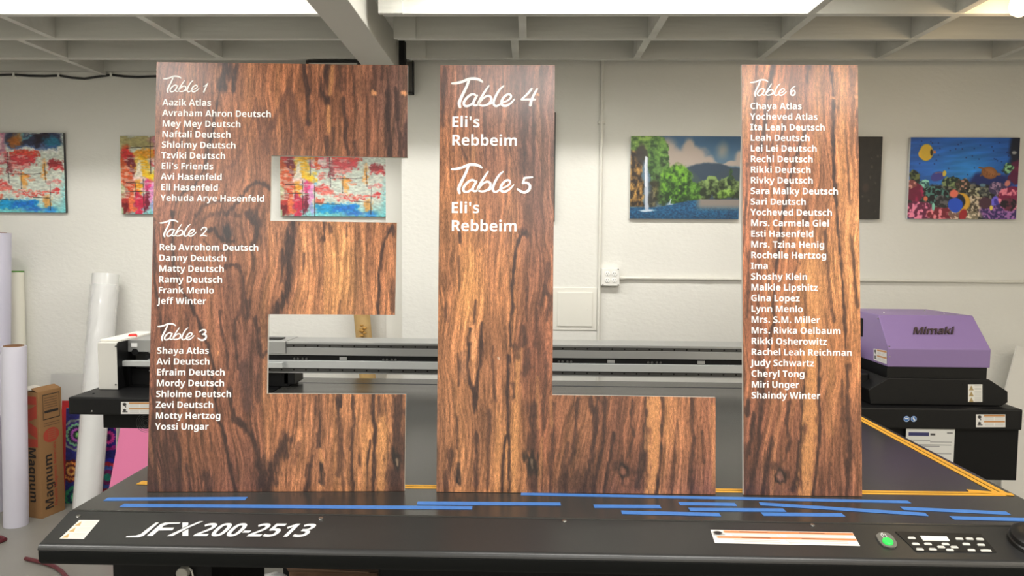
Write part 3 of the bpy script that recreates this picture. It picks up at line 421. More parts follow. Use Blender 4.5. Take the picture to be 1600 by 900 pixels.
for px in (4, 219, 816, 1038, 1268, 1492): block(px, 27, yj[0], yj[1])
for px, py in ((30, 63), (297, 64), (804, 66), (1010, 66), (1222, 66), (1424, 66), (1597, 76)): block(px, py, yj[1], yj[2])
for px in (98,): block(px, 93, yj[2], YL)
for px, py in ((1268, 22), (1494, 24)): block(px, py, yj[0] - sp, yj[0])
for k in range(6): block(300 + 240 * k, 25, yj[0] - 3 * sp, yj[0] - 2 * sp)

# long light fixtures on the deck between the joists (real lamps of the room)
def lamp_strip(x0, x1, y, z, watts, label, col=(1, .975, .93)):
    t = thing('strip_light', ((x0 + x1) / 2, y, z), label, 'light', 'strip lights between the ceiling joists')
    MB().box(x0, x1, y - .05, y + .05, z + .02, z + .06).build('housing', mat('lamp_housing', (235, 235, 232), .4), t)
    MB().box(x0 + .02, x1 - .02, y - .045, y + .045, z, z + .019).build('diffuser', mat('lamp_diffuser', (255, 255, 250), .4, emit=((255, 250, 240), 3.0)), t)
    l = bpy.data.lights.new('strip_lamp', 'AREA'); l.shape = 'RECTANGLE'; l.size = x1 - x0 - .05; l.size_y = .09; l.energy = watts; l.color = col
    o = bpy.data.objects.new('strip_lamp', l); COL.objects.link(o); o.parent = t; o.location = (0, 0, -.004)
bay = yj[0] - sp * .84
lamp_strip(-2.9, -1.15, bay, ZD - .075, BAY_W, 'long strip light in the joist bay left of the grey beam')
lamp_strip(-.45, 1.35, bay, ZD - .075, BAY_W, 'long strip light in the joist bay right of the grey beam')
for i, y in enumerate((1.0, -.7, -2.4)):
    for j, (a, b) in enumerate(((-3.3, -1.3), (-.3, 1.7), (2.3, 4.2))):
        lamp_strip(a, b, y, ZJ - .07, LAMP_W * (.7 if j == 2 else 1), ['left', 'middle', 'right'][j] + ' strip light in the ' + ['nearest', 'second', 'third'][i] + ' row behind the camera', (1, .88, .72) if j == 2 else (1, .975, .93))

# warm bulb hanging in the right bay
pb = at(1594, 9, y=yj[0] - .16)
t = thing('light_bulb', (pb.x, pb.y, ZD), 'glowing warm bulb in a ceiling socket at the upper right', 'bulb')
MB().lathe([(.012, -.045), (.034, -.03), (.042, .0), (.036, .03), (.02, .055), (.016, .075)], pb).build('globe', mat('bulb_glass', (255, 240, 205), .3, emit=((255, 226, 170), 14)), t, smooth=True)
MB().lathe([(.02, .075), (.03, .085), (.045, .16), (.05, ZD - pb.z)], pb).build('socket', mat('socket', (225, 222, 212), .5), t, smooth=True)
l = bpy.data.lights.new('bulb_light', 'POINT'); l.energy = 2.2; l.color = (1, .72, .42); l.shadow_soft_size = .05
o = bpy.data.objects.new('bulb_light', l); COL.objects.link(o); o.parent = t; o.location = Vector((pb.x, pb.y, pb.z - .07)) - Vector((pb.x, pb.y, ZD))

M_blk = mat('black_steel', (26, 26, 27), .45)
# black bracket hanging where beam meets wall
a, b = at(619, 64, y=YR - .06), at(634, 142, y=YR - .06); c, d = at(632, 95, y=YR - .05), at(646, 147, y=YR - .05)
t = thing('beam_bracket', (a.x, YR - .05, b.z), 'black steel bracket under the grey ceiling beam at the wall', 'bracket')
MB().box(a.x, b.x, YR - .1, YR - .01, b.z, a.z).build('post', M_blk, t, bevel=.003)
mb = MB()
for q in ((c.x, c.x + .006, c.z, d.z), (d.x - .006, d.x, c.z, d.z), (c.x, d.x, d.z + .012, d.z)): mb.box(q[0], q[1], YR - .06, YR - .02, min(q[2:]), max(q[2:]))
mb.build('plate_frame', M_blk, t)
MB().box(c.x, d.x, YR - .03, YR - .015, d.z, c.z).build('plate', mat('bracket_plate', (120, 116, 108), .5), t)
# black-framed vent box under the joists, only its rim shows over the first sign
yv = 4.16; a, b = at(478, 94, y=yv), at(562, 128, y=yv)
vb = thing('ceiling_vent', ((a.x + b.x) / 2, yv + .08, b.z), 'black-framed vent box hanging under the joists above the letter E', 'vent')
MB().box(a.x + .012, b.x - .012, yv + .006, yv + .15, b.z, a.z - .006).build('grille', mat('vent_grey', (206, 206, 200), .4), vb)
for q in ((a.x, b.x, a.z - .014, a.z), (a.x, b.x, b.z - .014, b.z), (a.x, a.x + .014, b.z, a.z - .014), (b.x - .014, b.x, b.z, a.z - .014)): MB().box(q[0], q[1], yv, yv + .16, q[2], q[3]).build('rim', M_blk, vb)
for sx in (.2, .8): MB().box(a.x + (b.x - a.x) * sx - .006, a.x + (b.x - a.x) * sx + .006, yv + .06, yv + .08, a.z, ZJ + .1).build('hanger', M_blk, vb)

# cable along the left wall top
cab = thing('wall_cable', at(120, 118, y=YL - .012), 'thin black cable clipped along the top of the left rear wall', 'cable')
pts = [at(x, y, y=YL - .012) for x, y in ((-60, 119), (-20, 118), (20, 116.5), (45, 118.5), (70, 119), (92, 118), (112, 121.5), (132, 123), (152, 120), (174, 117), (195, 119.5), (215, 120.5), (250, 119), (300, 120), (360, 118))]
MB().tube(pts, .0075, 8).build('cord', M_blk, cab, smooth=True)
for x, y in ((22, 117), (92, 118), (174, 117)):
    p = at(x, y, y=YL - .016); MB().box(p.x - .006, p.x + .006, YL - .024, YL - .001, p.z - .011, p.z + .013).build('clip', mat('clip_white', (235, 235, 228), .5), cab)

# conduit, socket box, access panel on the right rear wall
M_cond = mat('painted_conduit', (228, 226, 217), .5)
p = at(938.5, 300, y=YR - .014); q = at(955, 433, y=YR)
cz = (at(968, 433.5, y=YR).z + at(1600, 440, y=YR).z) / 2
cd = thing('vertical_conduit', (p.x, YR - .014, 0), 'vertical white-painted conduit running up the rear wall', 'conduit')
MB().tube([(p.x, YR - .014, 0), (p.x, YR - .014, ZJ + .2)], .0095, 10).build('pipe', M_cond, cd, smooth=True)
for zz in (at(940, 192, y=YR).z, .6): MB().box(p.x - .022, p.x + .022, YR - .02, YR - .001, zz - .009, zz + .009).build('strap', M_cond, cd, bevel=.003)
b0, b1 = at(940, 419, y=YR - .045), at(968, 447, y=YR - .045)
bx = thing('socket_box', ((b0.x + b1.x) / 2, YR, b1.z), 'square white box with four power outlets on the rear wall', 'power outlet')
MB().box(b0.x, b1.x, YR - .045, YR - .001, b1.z, b0.z).build('box', mat('outlet_white', (236, 235, 230), .4), bx, bevel=.006)
for i in range(2):
    for j in range(2):
        cx_, cz_ = b0.x + (b1.x - b0.x) * (.33 + .38 * i), b1.z + (b0.z - b1.z) * (.33 + .36 * j)
        f = MB().lathe([(.0155, 0), (.0155, .004), (.014, .006)], (cx_, YR - .045, cz_), (0, -1, 0), 16).build('outlet', mat('outlet_face', (246, 246, 243), .35), bx)
        mb = MB()
        for dx, h in ((-.006, .007), (.006, .0055)): mb.box(cx_ + dx - .0013, cx_ + dx + .0013, YR - .0522, YR - .051, cz_ + .001 - h / 2 + .002, cz_ + .001 + h / 2 + .002)
        mb.lathe([(.0022, 0), (.0022, .0012)], (cx_, YR - .051, cz_ - .008), (0, -1, 0), 8)
        mb.build('slots', mat('slot_dark', (40, 40, 40), .6), f)
for px, py in ((942, 445), (966, 445), (966, 421)):
    p2 = at(px, py, y=YR - .045); MB().lathe([(.004, 0), (.0035, .002)], (p2.x, YR - .045, p2.z), (0, -1, 0), 10).build('screw', mat('screw_grey', (95, 93, 90), .4, 1), bx)
hc = thing('horizontal_conduit', (2.6, YR - .016, cz - .01), 'horizontal white-painted conduit running right from the socket box', 'conduit')
MB().tube([(b1.x, YR - .016, cz), (XB - .01, YR - .016, cz - .004)], .0095, 10).build('pipe', M_cond, hc, smooth=True)
pc = at(1107, 436, y=YR)
for xx in (b1.x + .02, pc.x): MB().tube([(xx - .018, YR - .016, cz), (xx + .018, YR - .016, cz)], .0125, 10).build('coupling', M_cond, hc, smooth=True)
a, b = at(862, 449, y=YR), at(932, 516, y=YR); c, d = at(871, 456, y=YR), at(925, 510, y=YR)
ap = thing('access_panel', ((a.x + b.x) / 2, YR, b.z), 'square white access panel with rounded corners in the rear wall', 'access panel')
MB().box(a.x, b.x, YR - .006, YR - .0005, b.z, a.z).build('surround', mat('panel_white', (233, 231, 222), .55), ap, bevel=.002)
MB().box(c.x, d.x, YR - .013, YR - .006, d.z, c.z).build('cover', mat('panel_white', (233, 231, 222), .55), ap, bevel=.005)
MB().lathe([(.004, 0), (.003, .003)], (d.x - .03, YR - .013, (c.z + d.z) / 2), (0, -1, 0), 8).build('latch', M_cond, ap)

# ================================================================ prints on the wall
def abstract_art():
    A = Art(230, 172, 1.34, (206, 214, 203)); r = lambda *c: c
    A.put(sst(A.Y, .78, 1) * .8, (120, 200, 205)); A.put((1 - sst(A.X, .0, .1)) * .7, (176, 176, 122)); A.put(sst(A.X, .93, 1) * sst(A.Y, .4, .8) * .8, (120, 200, 205))
    A.warp(.13, 16, 3)
    A.rect(.0, .0, .34, .16, (160, 148, 96), .03, .9); A.rect(.30, .0, .46, .28, (200, 120, 150), .03, .85); A.rect(.33, .06, .42, .2, (235, 215, 215), .02, .8)
    A.rect(.46, .0, 1, .17, (52, 56, 84), .03); A.rect(.72, .0, .86, .14, (44, 34, 46), .03); A.ell(.9, .13, .09, .07, (40, 120, 150), .4, .9); A.ell(.62, .05, .08, .03, (110, 170, 185), .5, .9)
    A.ell(.56, .1, .06, .07, (190, 110, 40), .5, .9); A.rect(.48, .16, .95, .2, (60, 90, 160), .02, .7); A.rect(.5, .2, .98, .235, (225, 225, 222), .02, .9)
    A.warp(.10, 22, 9)
    for x0, y0, x1, y1, c in ((.28, .24, .47, .38, (214, 90, 100)), (.31, .27, .44, .35, (240, 215, 215)), (.49, .22, .77, .31, (214, 70, 52)), (.5, .27, .73, .4, (208, 62, 70)), (.84, .35, 1, .42, (150, 36, 44)), (.86, .41, 1, .46, (204, 60, 64)), (.49, .40, .66, .46, (226, 130, 128)),
                              (.5, .5, .66, .53, (220, 90, 80)), (.33, .61, .47, .67, (210, 62, 60)), (.35, .66, .5, .72, (222, 110, 100)), (.5, .72, .84, .755, (224, 96, 84)), (.54, .77, .82, .80, (214, 74, 70)), (.33, .78, .42, .83, (214, 96, 70)), (.65, .58, .72, .61, (224, 110, 70)), (.82, .60, .98, .625, (222, 120, 120)), (.36, .46, .43, .53, (226, 120, 110))):
        A.rect(x0, y0, x1, y1, c, .012, .92)
    for x0, y0, x1, y1, c in ((.6, .5, .65, .7, (236, 160, 62)), (.79, .34, .825, .58, (230, 150, 50)), (.805, .8, .86, .96, (214, 150, 70)), (.46, .3, .5, .5, (150, 50, 60))): A.rect(x0, y0, x1, y1, c, .014, .85)
    A.ell(.925, .72, .03, .045, (206, 52, 58), .3); A.rect(.84, .72, .93, .75, (216, 70, 70), .012)
    A.rect(.33, .845, .74, .955, (28, 150, 204), .02); A.rect(.5, .86, .72, .94, (22, 96, 200), .03, .7); A.rect(.3, .95, 1, 1.1, (110, 200, 204), .03, .8)
    A.warp(.05, 30, 5); A.ell(.7, .96, .1, .03, (40, 110, 200), .8, .9); A.ell(.86, .97, .05, .04, (40, 130, 210), .8, .9)
    A.warp(.13, 16, 21)
    for x, y, rx, ry, c in ((.05, .3, .06, .16, (206, 88, 46)), (.08, .24, .09, .06, (196, 50, 50)), (.1, .42, .045, .15, (122, 40, 52)), (.06, .52, .05, .12, (216, 98, 60)), (.23, .24, .1, .07, (222, 150, 40)), (.2, .4, .075, .13, (244, 190, 44)), (.29, .52, .055, .08, (248, 206, 40)), (.165, .44, .03, .1, (238, 226, 206)),
                            (.16, .56, .06, .05, (238, 205, 200)), (.1, .64, .06, .1, (200, 70, 40)), (.165, .66, .035, .1, (232, 160, 40)), (.255, .66, .045, .12, (226, 70, 130)), (.29, .72, .03, .16, (226, 150, 200)), (.07, .86, .065, .13, (176, 50, 46)), (.1, .84, .03, .13, (220, 110, 70)), (.17, .86, .04, .15, (196, 44, 76)), (.235, .85, .03, .15, (112, 26, 52)), (.3, .9, .025, .1, (160, 170, 215)), (.03, .92, .03, .08, (120, 30, 36)), (.32, .58, .025, .04, (110, 190, 225)), (.34, .3, .03, .1, (220, 90, 40))):
        A.ell(x, y, rx, ry, c, .3)
    A.warp(.012, 6, 2); k = (44, 34, 34)
    for l_ in ((.29, .0, .285, .48), (.47, .24, .475, .63), (.325, .6, .325, 1), (.595, .48, .595, .7), (.815, .38, .822, .62), (.862, .63, .86, .97), (.48, .52, .78, .515), (.05, .6, .22, .605), (.04, .715, .27, .715), (.33, .835, .56, .845), (.7, .81, .85, .815), (.14, .6, .14, .78), (.21, .55, .215, .98), (.06, .155, .36, .13)): A.line(*l_, .0065, k, .9)
    sc_ = sst(fbm(A.px * 14, A.Y * 60, 77, 3), .56, .66); A.put(sc_ * .5 * sst(A.Y, .15, .3) * (1 - sst(A.Y, .78, .86)), (226, 222, 208))
    n = fbm(A.px * 30, A.Y * 60, 71, 3); A.C *= (.78 + .44 * n)[..., None]
    return A
def lake_art():
    A = Art(230, 172, 1.36, (52, 92, 128)); A.put(sst(A.Y, 0, .4)[:], (84, 112, 132))
    A.warp(.10, 7, 4)
    for x, y, rx, ry in ((.34, .25, .10, .22), (.44, .3, .12, .14), (.53, .16, .055, .12), (.6, .25, .10, .12), (.68, .31, .10, .06), (1, .28, .06, .08), (.9, .34, .2, .035)): A.ell(x, y, rx, ry, (168, 154, 144), .35)
    A.warp(.04, 8, 9); A.ell(.835, .17, .045, .08, (150, 146, 134), .9, .8)
    A.ell(.72, .56, .30, .24, (48, 66, 84), .06); A.ell(.98, .58, .22, .2, (52, 68, 82), .06); A.ell(.5, .6, .15, .2, (58, 76, 80), .1)
    n = fbm(A.px * 26, A.Y * 26, 3, 4)
    def leaf(x, y, rx, ry, d, l, amp=.09, fr=16, sd=1):
        A.warp(amp, fr, sd); dx, dy = (A.X + A.wx / A.asp - x) / rx, (A.Y + A.wy - y) / ry; q = np.sqrt(dx * dx + dy * dy)
        c = np.array(d) + (np.array(l) - np.array(d)) * np.clip((n - .3) * 2.2 - dy * .35, 0, 1)[..., None]
        A.put(1 - sst(q, .9, 1.05), c)
    for x in (.66, .74, .82, .9, .98, .7, .86): leaf(x, .62 + .03 * math.sin(40 * x), .07, .12, (26, 40, 22), (130, 156, 90), sd=int(x * 90))
    leaf(.92, .5, .02, .12, (24, 44, 30), (50, 84, 50)); leaf(.88, .7, .09, .06, (50, 76, 20), (140, 180, 80))
    leaf(.14, .12, .20, .17, (52, 84, 26), (140, 178, 76), sd=5); leaf(.25, .26, .10, .28, (34, 66, 24), (110, 156, 64), sd=8)
    leaf(.3, .56, .10, .28, (24, 44, 20), (90, 130, 60), sd=12); leaf(.43, .58, .16, .25, (20, 52, 14), (112, 168, 44), sd=15); leaf(.58, .68, .07, .13, (34, 66, 18), (104, 158, 52), sd=17)
    A.warp(.06, 14, 31); n2 = fbm(A.px * 30, A.Y * 22, 9, 4)
    A.put((1 - sst(A.X + A.wx + (A.Y - .2) * -.06, .08, .11)) * sst(A.Y + A.wy, .16, .2) * (1 - sst(A.Y, .84, .87)), np.array((36, 26, 16)) + np.array((170, 130, 60)) * np.clip((n2 - .35) * 2, 0, 1)[..., None])
    A.rect(.17, .55, .26, .86, np.array((40, 34, 22)) + np.array((120, 110, 70)) * np.clip((n2 - .45) * 2.4, 0, 1)[..., None], .03, .85); A.ell(.1, .22, .05, .12, (46, 40, 36), .3, .9)
    wy = fbm(A.px * 60, A.Y * 90, 41, 2); y0 = .862 - .09 * sst(A.X, .2, .62)
    A.put(sst(A.Y, y0 - .006, y0 + .006), np.array((16, 66, 104)) + np.array((20, 60, 70)) * (wy - .35)[..., None] * (.4 + A.Y[..., None]))
    A.put(sst(A.Y, .76, .765) * (1 - sst(A.Y, .82, .92)) * sst(A.X, .58, .66), (134, 126, 120)); A.put(sst(A.Y, .9, 1) * .25, (20, 40, 60))
    A.warp(.02, 20, 2); A.line(.145, .26, .155, .88, .028, (190, 196, 210), .9); A.line(.14, .25, .14, .6, .014, (226, 230, 236), .8); A.ell(.16, .9, .07, .014, (190, 205, 220), .5); A.line(.38, .76, .37, .82, .007, (210, 220, 230), .8); A.ell(.37, .825, .025, .006, (200, 215, 225), .5)
    return A
def reef_art():
    A = Art(230, 172, 1.33, (28, 80, 160)); gl = np.exp(-(((A.X - .52) / .28) ** 2 + ((A.Y - .42) / .3) ** 2)); A.put(gl * .9, (40, 132, 208)); A.put(sst(A.Y, 0, .1) * .1, (60, 120, 190))
    st = fbm(A.px * 4 + A.Y * 9, A.Y * 22, 2, 3); A.C *= (.82 + .36 * st)[..., None]
    rnd = random.Random(4)
    for k in range(46): A.ell(rnd.uniform(.05, .92), rnd.uniform(.02, .5), .006, .008, (14, 30, 84), .5, .85, rnd.uniform(-1, 1))
    A.warp(.08, 8, 5); A.ell(.74, .58, .2, .16, (18, 34, 96), .2); A.ell(1, .16, .1, .3, (18, 24, 44), .25)
    n = fbm(A.px * 34, A.Y * 34, 6, 3)
    def coral(x, y, rx, ry, d, l, fr=34, sd=6, amp=.07):
        A.warp(amp, 14, sd); nn = fbm(A.px * fr, A.Y * fr, sd, 2); dx, dy = (A.X + A.wx / A.asp - x) / rx, (A.Y + A.wy - y) / ry
        c = np.array(d) + (np.array(l) - np.array(d)) * sst(nn, .42, .66)[..., None]; A.put(1 - sst(np.sqrt(dx * dx + dy * dy), .88, 1.06), c)
    for x, y, rx, ry, d, l, fr in ((.5, .82, .60, .27, (24, 26, 28), (110, 108, 96), 26), (.05, .5, .06, .12, (22, 34, 30), (96, 104, 60), 30), (.14, .57, .06, .06, (40, 80, 84), (140, 200, 180), 34), (.24, .7, .14, .12, (14, 18, 26), (70, 120, 110), 36), (.40, .55, .1, .07, (24, 42, 36), (120, 136, 90), 36), (.5, .58, .07, .07, (52, 48, 42), (176, 130, 112), 30), (.61, .67, .06, .06, (64, 62, 50), (176, 172, 140), 40), (.7, .66, .06, .06, (50, 54, 56), (110, 112, 100), 40), (.8, .62, .07, .08, (60, 50, 84), (150, 120, 150), 34), (.06, .68, .08, .12, (104, 14, 52), (170, 30, 84), 10), (.02, .57, .05, .06, (120, 60, 60), (200, 140, 130), 30),
                            (.10, .9, .17, .13, (96, 26, 62), (226, 130, 160), 30), (.3, .94, .14, .08, (110, 26, 44), (226, 130, 140), 30), (.43, .95, .05, .06, (120, 90, 80), (214, 190, 170), 36), (.62, .84, .1, .14, (70, 62, 50), (196, 180, 156), 34), (.60, .97, .07, .05, (120, 110, 90), (220, 205, 180), 40), (.86, .9, .2, .14, (52, 34, 92), (156, 104, 168), 34), (.80, .78, .05, .06, (60, 50, 150), (110, 100, 210), 30), (.94, .74, .12, .16, (120, 24, 66), (226, 130, 150), 26), (.99, .42, .08, .16, (86, 24, 60), (120, 40, 70), 8), (.9, .38, .05, .07, (34, 60, 50), (140, 190, 140), 40), (.93, .82, .07, .08, (24, 14, 30), (100, 40, 60), 24), (.31, .78, .06, .09, (34, 34, 40), (90, 88, 90), 20)):
        coral(x, y, rx, ry, d, l, fr, int(x * 100 + y * 37))
    A.warp(.015, 10, 3)
    A.ell(.1, .2, .022, .05, (214, 170, 40), .15); A.ell(.148, .185, .062, .105, (206, 166, 44), .1); A.ell(.148, .185, .045, .085, (190, 160, 60), .3, .6); A.ell(.195, .185, .012, .04, (40, 34, 20), .3); A.ell(.222, .18, .012, .02, (200, 120, 70), .3)
    A.ell(.265, .475, .068, .055, (60, 60, 134), .12, 1, -.35); A.ell(.325, .44, .018, .035, (196, 170, 60), .2, 1, .2); A.line(.24, .44, .30, .425, .006, (150, 120, 110), .6)
    A.ell(.735, .43, .075, .075, (128, 80, 44), .1, 1, .25); A.ell(.735, .43, .055, .05, (160, 104, 60), .4, .7, .25); A.line(.64, .365, .68, .38, .016, (120, 80, 50)); A.line(.67, .44, .655, .47, .012, (110, 74, 46)); A.ell(.82, .45, .02, .016, (140, 96, 60), .2)
    for k in range(7): A.line(.69 + .015 * k, .39 + .012 * k, .70 + .013 * k, .47, .004, (84, 48, 28), .8)
    A.ell(.48, .8, .09, .12, (206, 156, 50), .1, 1, .4); A.ell(.45, .79, .075, .1, (16, 24, 40), .1, 1, .4); A.ell(.435, .83, .07, .09, (30, 76, 190), .1, 1, .5)
    A.ell(.42, .69, .04, .05, (216, 110, 90), .2); A.ell(.51, .95, .035, .07, (150, 34, 40), .2, 1, .3); A.ell(.71, .8, .055, .07, (70, 40, 56), .15, 1, .5); A.ell(.765, .86, .014, .03, (226, 200, 80), .2); A.ell(.905, .56, .025, .04, (196, 120, 110), .3, 1, .5); A.ell(.68, .58, .03, .02, (90, 120, 140), .3)
    A.ell(.16, .75, .02, .03, (206, 110, 80), .3); A.ell(.235, .85, .014, .05, (130, 196, 176), .2); A.ell(.955, .18, .022, .02, (150, 150, 150), .4)
    A.C *= 1.12
    return A
def dark_art():
    A = Art(120, 90, 1.3, (34, 30, 27)); n = fbm(A.px * 18, A.Y * 18, 3, 4); A.C *= (.7 + .6 * n)[..., None]
    rnd = random.Random(2)
    for k in range(30): A.ell(rnd.uniform(0, 1), rnd.uniform(.1, .95), rnd.uniform(.004, .01), rnd.uniform(.006, .02), (90, 80, 70), .6, .7)
    A.ell(.86, .62, .03, .05, (70, 50, 42), .6, .7)
    return A
M_print = print_mat(.35)
def wall_print(art, x0, y0, x1, y1, wall, label, edge=(200, 200, 198)):
    """x0.. measured on the photo at mid height/width; a print on a 2 cm panel hung flat on the wall"""
    yf = wall - .028; ym, xm = (y0 + y1) / 2, (x0 + x1) / 2
    xa, xb = at(x0, ym, y=yf).x, at(x1, ym, y=yf).x; za, zb = at(xm, y0, y=yf).z, at(xm, y1, y=yf).z
    t = thing('wall_print', ((xa + xb) / 2, wall, zb), label, 'picture', 'colour prints hung along the rear wall')
    MB().box(xa, xb, yf, wall - .008, zb, za).build('panel', mat('print_edge_%d' % edge[0], edge, .5), t, bevel=.003)
    mb = MB(); mb.box(xa + .08, xb - .08, wall - .008, wall - .0005, zb + .08, za - .08); mb.build('hanger', mat('clip_white', (235, 235, 228), .5), t)
    e = .0015
    art_mesh('picture_face', art, lambda sx, sy: (xa + e + (xb - xa - 2 * e) * sx, yf - .0008, za - e + (zb - za + 2 * e) * sy), M_print, t)
ab = abstract_art()
wall_print(ab, -66, 207, 101, 332, YL, 'abstract red, white and blue print at the left edge of the wall', (60, 62, 62))
wall_print(ab, 188.5, 212.5, 354, 335, YL, 'abstract print mostly hidden behind the upright of the letter E', (60, 62, 62))
wall_print(ab, 437.5, 214, 603, 338.5, YL, 'abstract red and blue print framed by the upper gap of the letter E', (60, 62, 62))
wall_print(dark_art(), 702, 175, 867.5, 346, YR, 'dark print hidden behind the letter L, only its edge showing', (24, 23, 22))
wall_print(lake_art(), 984.5, 212.5, 1156, 342.5, YR, 'waterfall and lake landscape print between the L and the I', (214, 214, 210))
wall_print(dark_art(), 1208, 213, 1377, 342, YR, 'almost black print half hidden behind the letter I', (28, 27, 26))
wall_print(reef_art(), 1420, 214.5, 1591, 342.5, YR, 'blue coral reef print with yellow fish and turtle', (205, 205, 202))

# ================================================================ the flatbed printer
ZB = .97; BX0, BX1, BY0, BY1 = -1.23, 1.435, 1.845, 3.73
M_bed = mat('black_anodised_bed', (50, 49, 47), .24, spec=.55, noise=(3, (56, 55, 52), .2))
M_pan = mat('charcoal_powdercoat', (46, 46, 46), .33, spec=.6, bump=(400, .02))
M_bk = mat('black_powdercoat', (15, 15, 16), .45, spec=.3)
M_bk2 = mat('black_matte', (10, 10, 11), .6, spec=.25)
M_alu = mat('grey_aluminium', (172, 173, 172), .35, .6)
M_alu2 = mat('dark_aluminium', (88, 88, 86), .42, .5)
M_lg = mat('light_grey_cover', (216, 214, 207), .45)
M_pur = mat('lilac_cover', (140, 117, 166), .4, spec=.5)
M_wht = mat('white_ink', (238, 238, 236), .5)
pr = thing('flatbed_printer', (0.05, 2.9, 0), 'large black flatbed printer with lilac print head and long bed', 'printer')
bed = MB().box(BX0, BX1, BY0, BY1, ZB - .06, ZB).build('bed', M_bed, pr, bevel=.003)
yl = at(800, 602, z=ZB).y
MB().box(BX0 + .02, BX1 - .02, yl - .004, yl + .004, ZB, ZB + .0012).build('groove', mat('groove_blue', (52, 58, 78), .4), bed)
# sloping front panel with rounded lip
PA = Vector((0, 1.838, ZB - .001)); pf = at(60, 851, x=BX0); pl = at(60, 883, x=BX0)
yf, zf = pf.y, pf.z; zl = pl.z
sec = [(PA.y, PA.z), (yf + .012, zf + .0025)] + [(yf + .012 - .016 * math.sin(a), zf - .0125 + .015 * math.cos(a)) for a in np.linspace(.25, 1.57, 6)] + [(yf + .004, zf - .019), (yf + .03, zf - .019), (PA.y, PA.z - .03)]
PX1 = BX1 + .05
MB().prism([(BX0, y, z) for y, z in sec], (PX1 - BX0, 0, 0)).build('front_panel', M_pan, pr, smooth=True)
MB().prism([(BX0 + .001, y, z) for y, z in ((yf + .0, zf - .0125), (yf - .003, zf - .016), (yf - .002, zl + .010), (yf + .006, zl), (PA.y, zl), (PA.y, zf - .03), (yf + .03, zf - .021))], (PX1 - BX0 - .002, 0, 0)).build('front_bumper', mat('black_bumper', (9, 11, 11), .55, spec=.2), pr, smooth=True)
slope = Vector((0, PA.y - yf - .012, PA.z - zf - .0025)).normalized(); PN = Vector((1, 0, 0)).cross(slope).normalized()
if PN.z < 0: PN = -PN
def onp(px, py, lift=.0008): return on_plane(px, py, PA, PN) + PN * lift
def panel_poly(name, pts, material, parent, h=.0015, lift=0.0, bevel=0, label=None):
    return MB().prism([onp(x, y, lift) for x, y in pts], PN * h).build(name, material, parent, bevel=bevel, label=label)
W0 = WORLD[pr.name]
# model lettering
vs, fs = [], []
def addpx(pts2, faces):
    o = len(vs); vs.extend([onp(x, y, .0012) - W0 for x, y in pts2]); fs.extend([tuple(i + o for i in f) for f in faces])
z7 = lambda L: [(190 + x / 5, 805 + y / 5) for x, y in L]
for P in ([(268, 60), (293, 60), (215, 128), (170, 165), (130, 176), (32, 176), (42, 165), (110, 162), (150, 150), (180, 125)],
          [(197, 165), (240, 165), (290, 122), (398, 120), (412, 100), (316, 100), (330, 85), (370, 72), (450, 70), (462, 60), (340, 60), (300, 75)],
          [(352, 166), (398, 166), (522, 102), (640, 50), (605, 52), (500, 96)], [(475, 60), (522, 60), (522, 80), (475, 103)], [(475, 134), (522, 110), (522, 165), (475, 165)]):
    p2 = z7(P); addpx(p2, tessellate_polygon([[Vector((x, y, 0)) for x, y in p2]]))
g, gf, gw = text_geo('200-2513', -30)
sx = (478 - 300) / gw
addpx([(300 + x * sx + 21 * y / 714, 838.2 + 1.2 * (x / gw) - 20.3 * y / 714) for x, y in g], gf)
raw_mesh('model_lettering', vs, fs, M_wht, bpy.data.objects['front_panel'])
M_scr = mat('bright_screw', (190, 188, 184), .25, 1)
for px, py in ((122.5, 807.5), (501.5, 811), (882, 815), (1269.5, 821.5)):
    p = onp(px, py, 0); MB().lathe([(.0062, 0), (.006, .003), (.003, .0046)], p, PN, 12).build('screw', M_scr, bpy.data.objects['front_panel'], smooth=True)

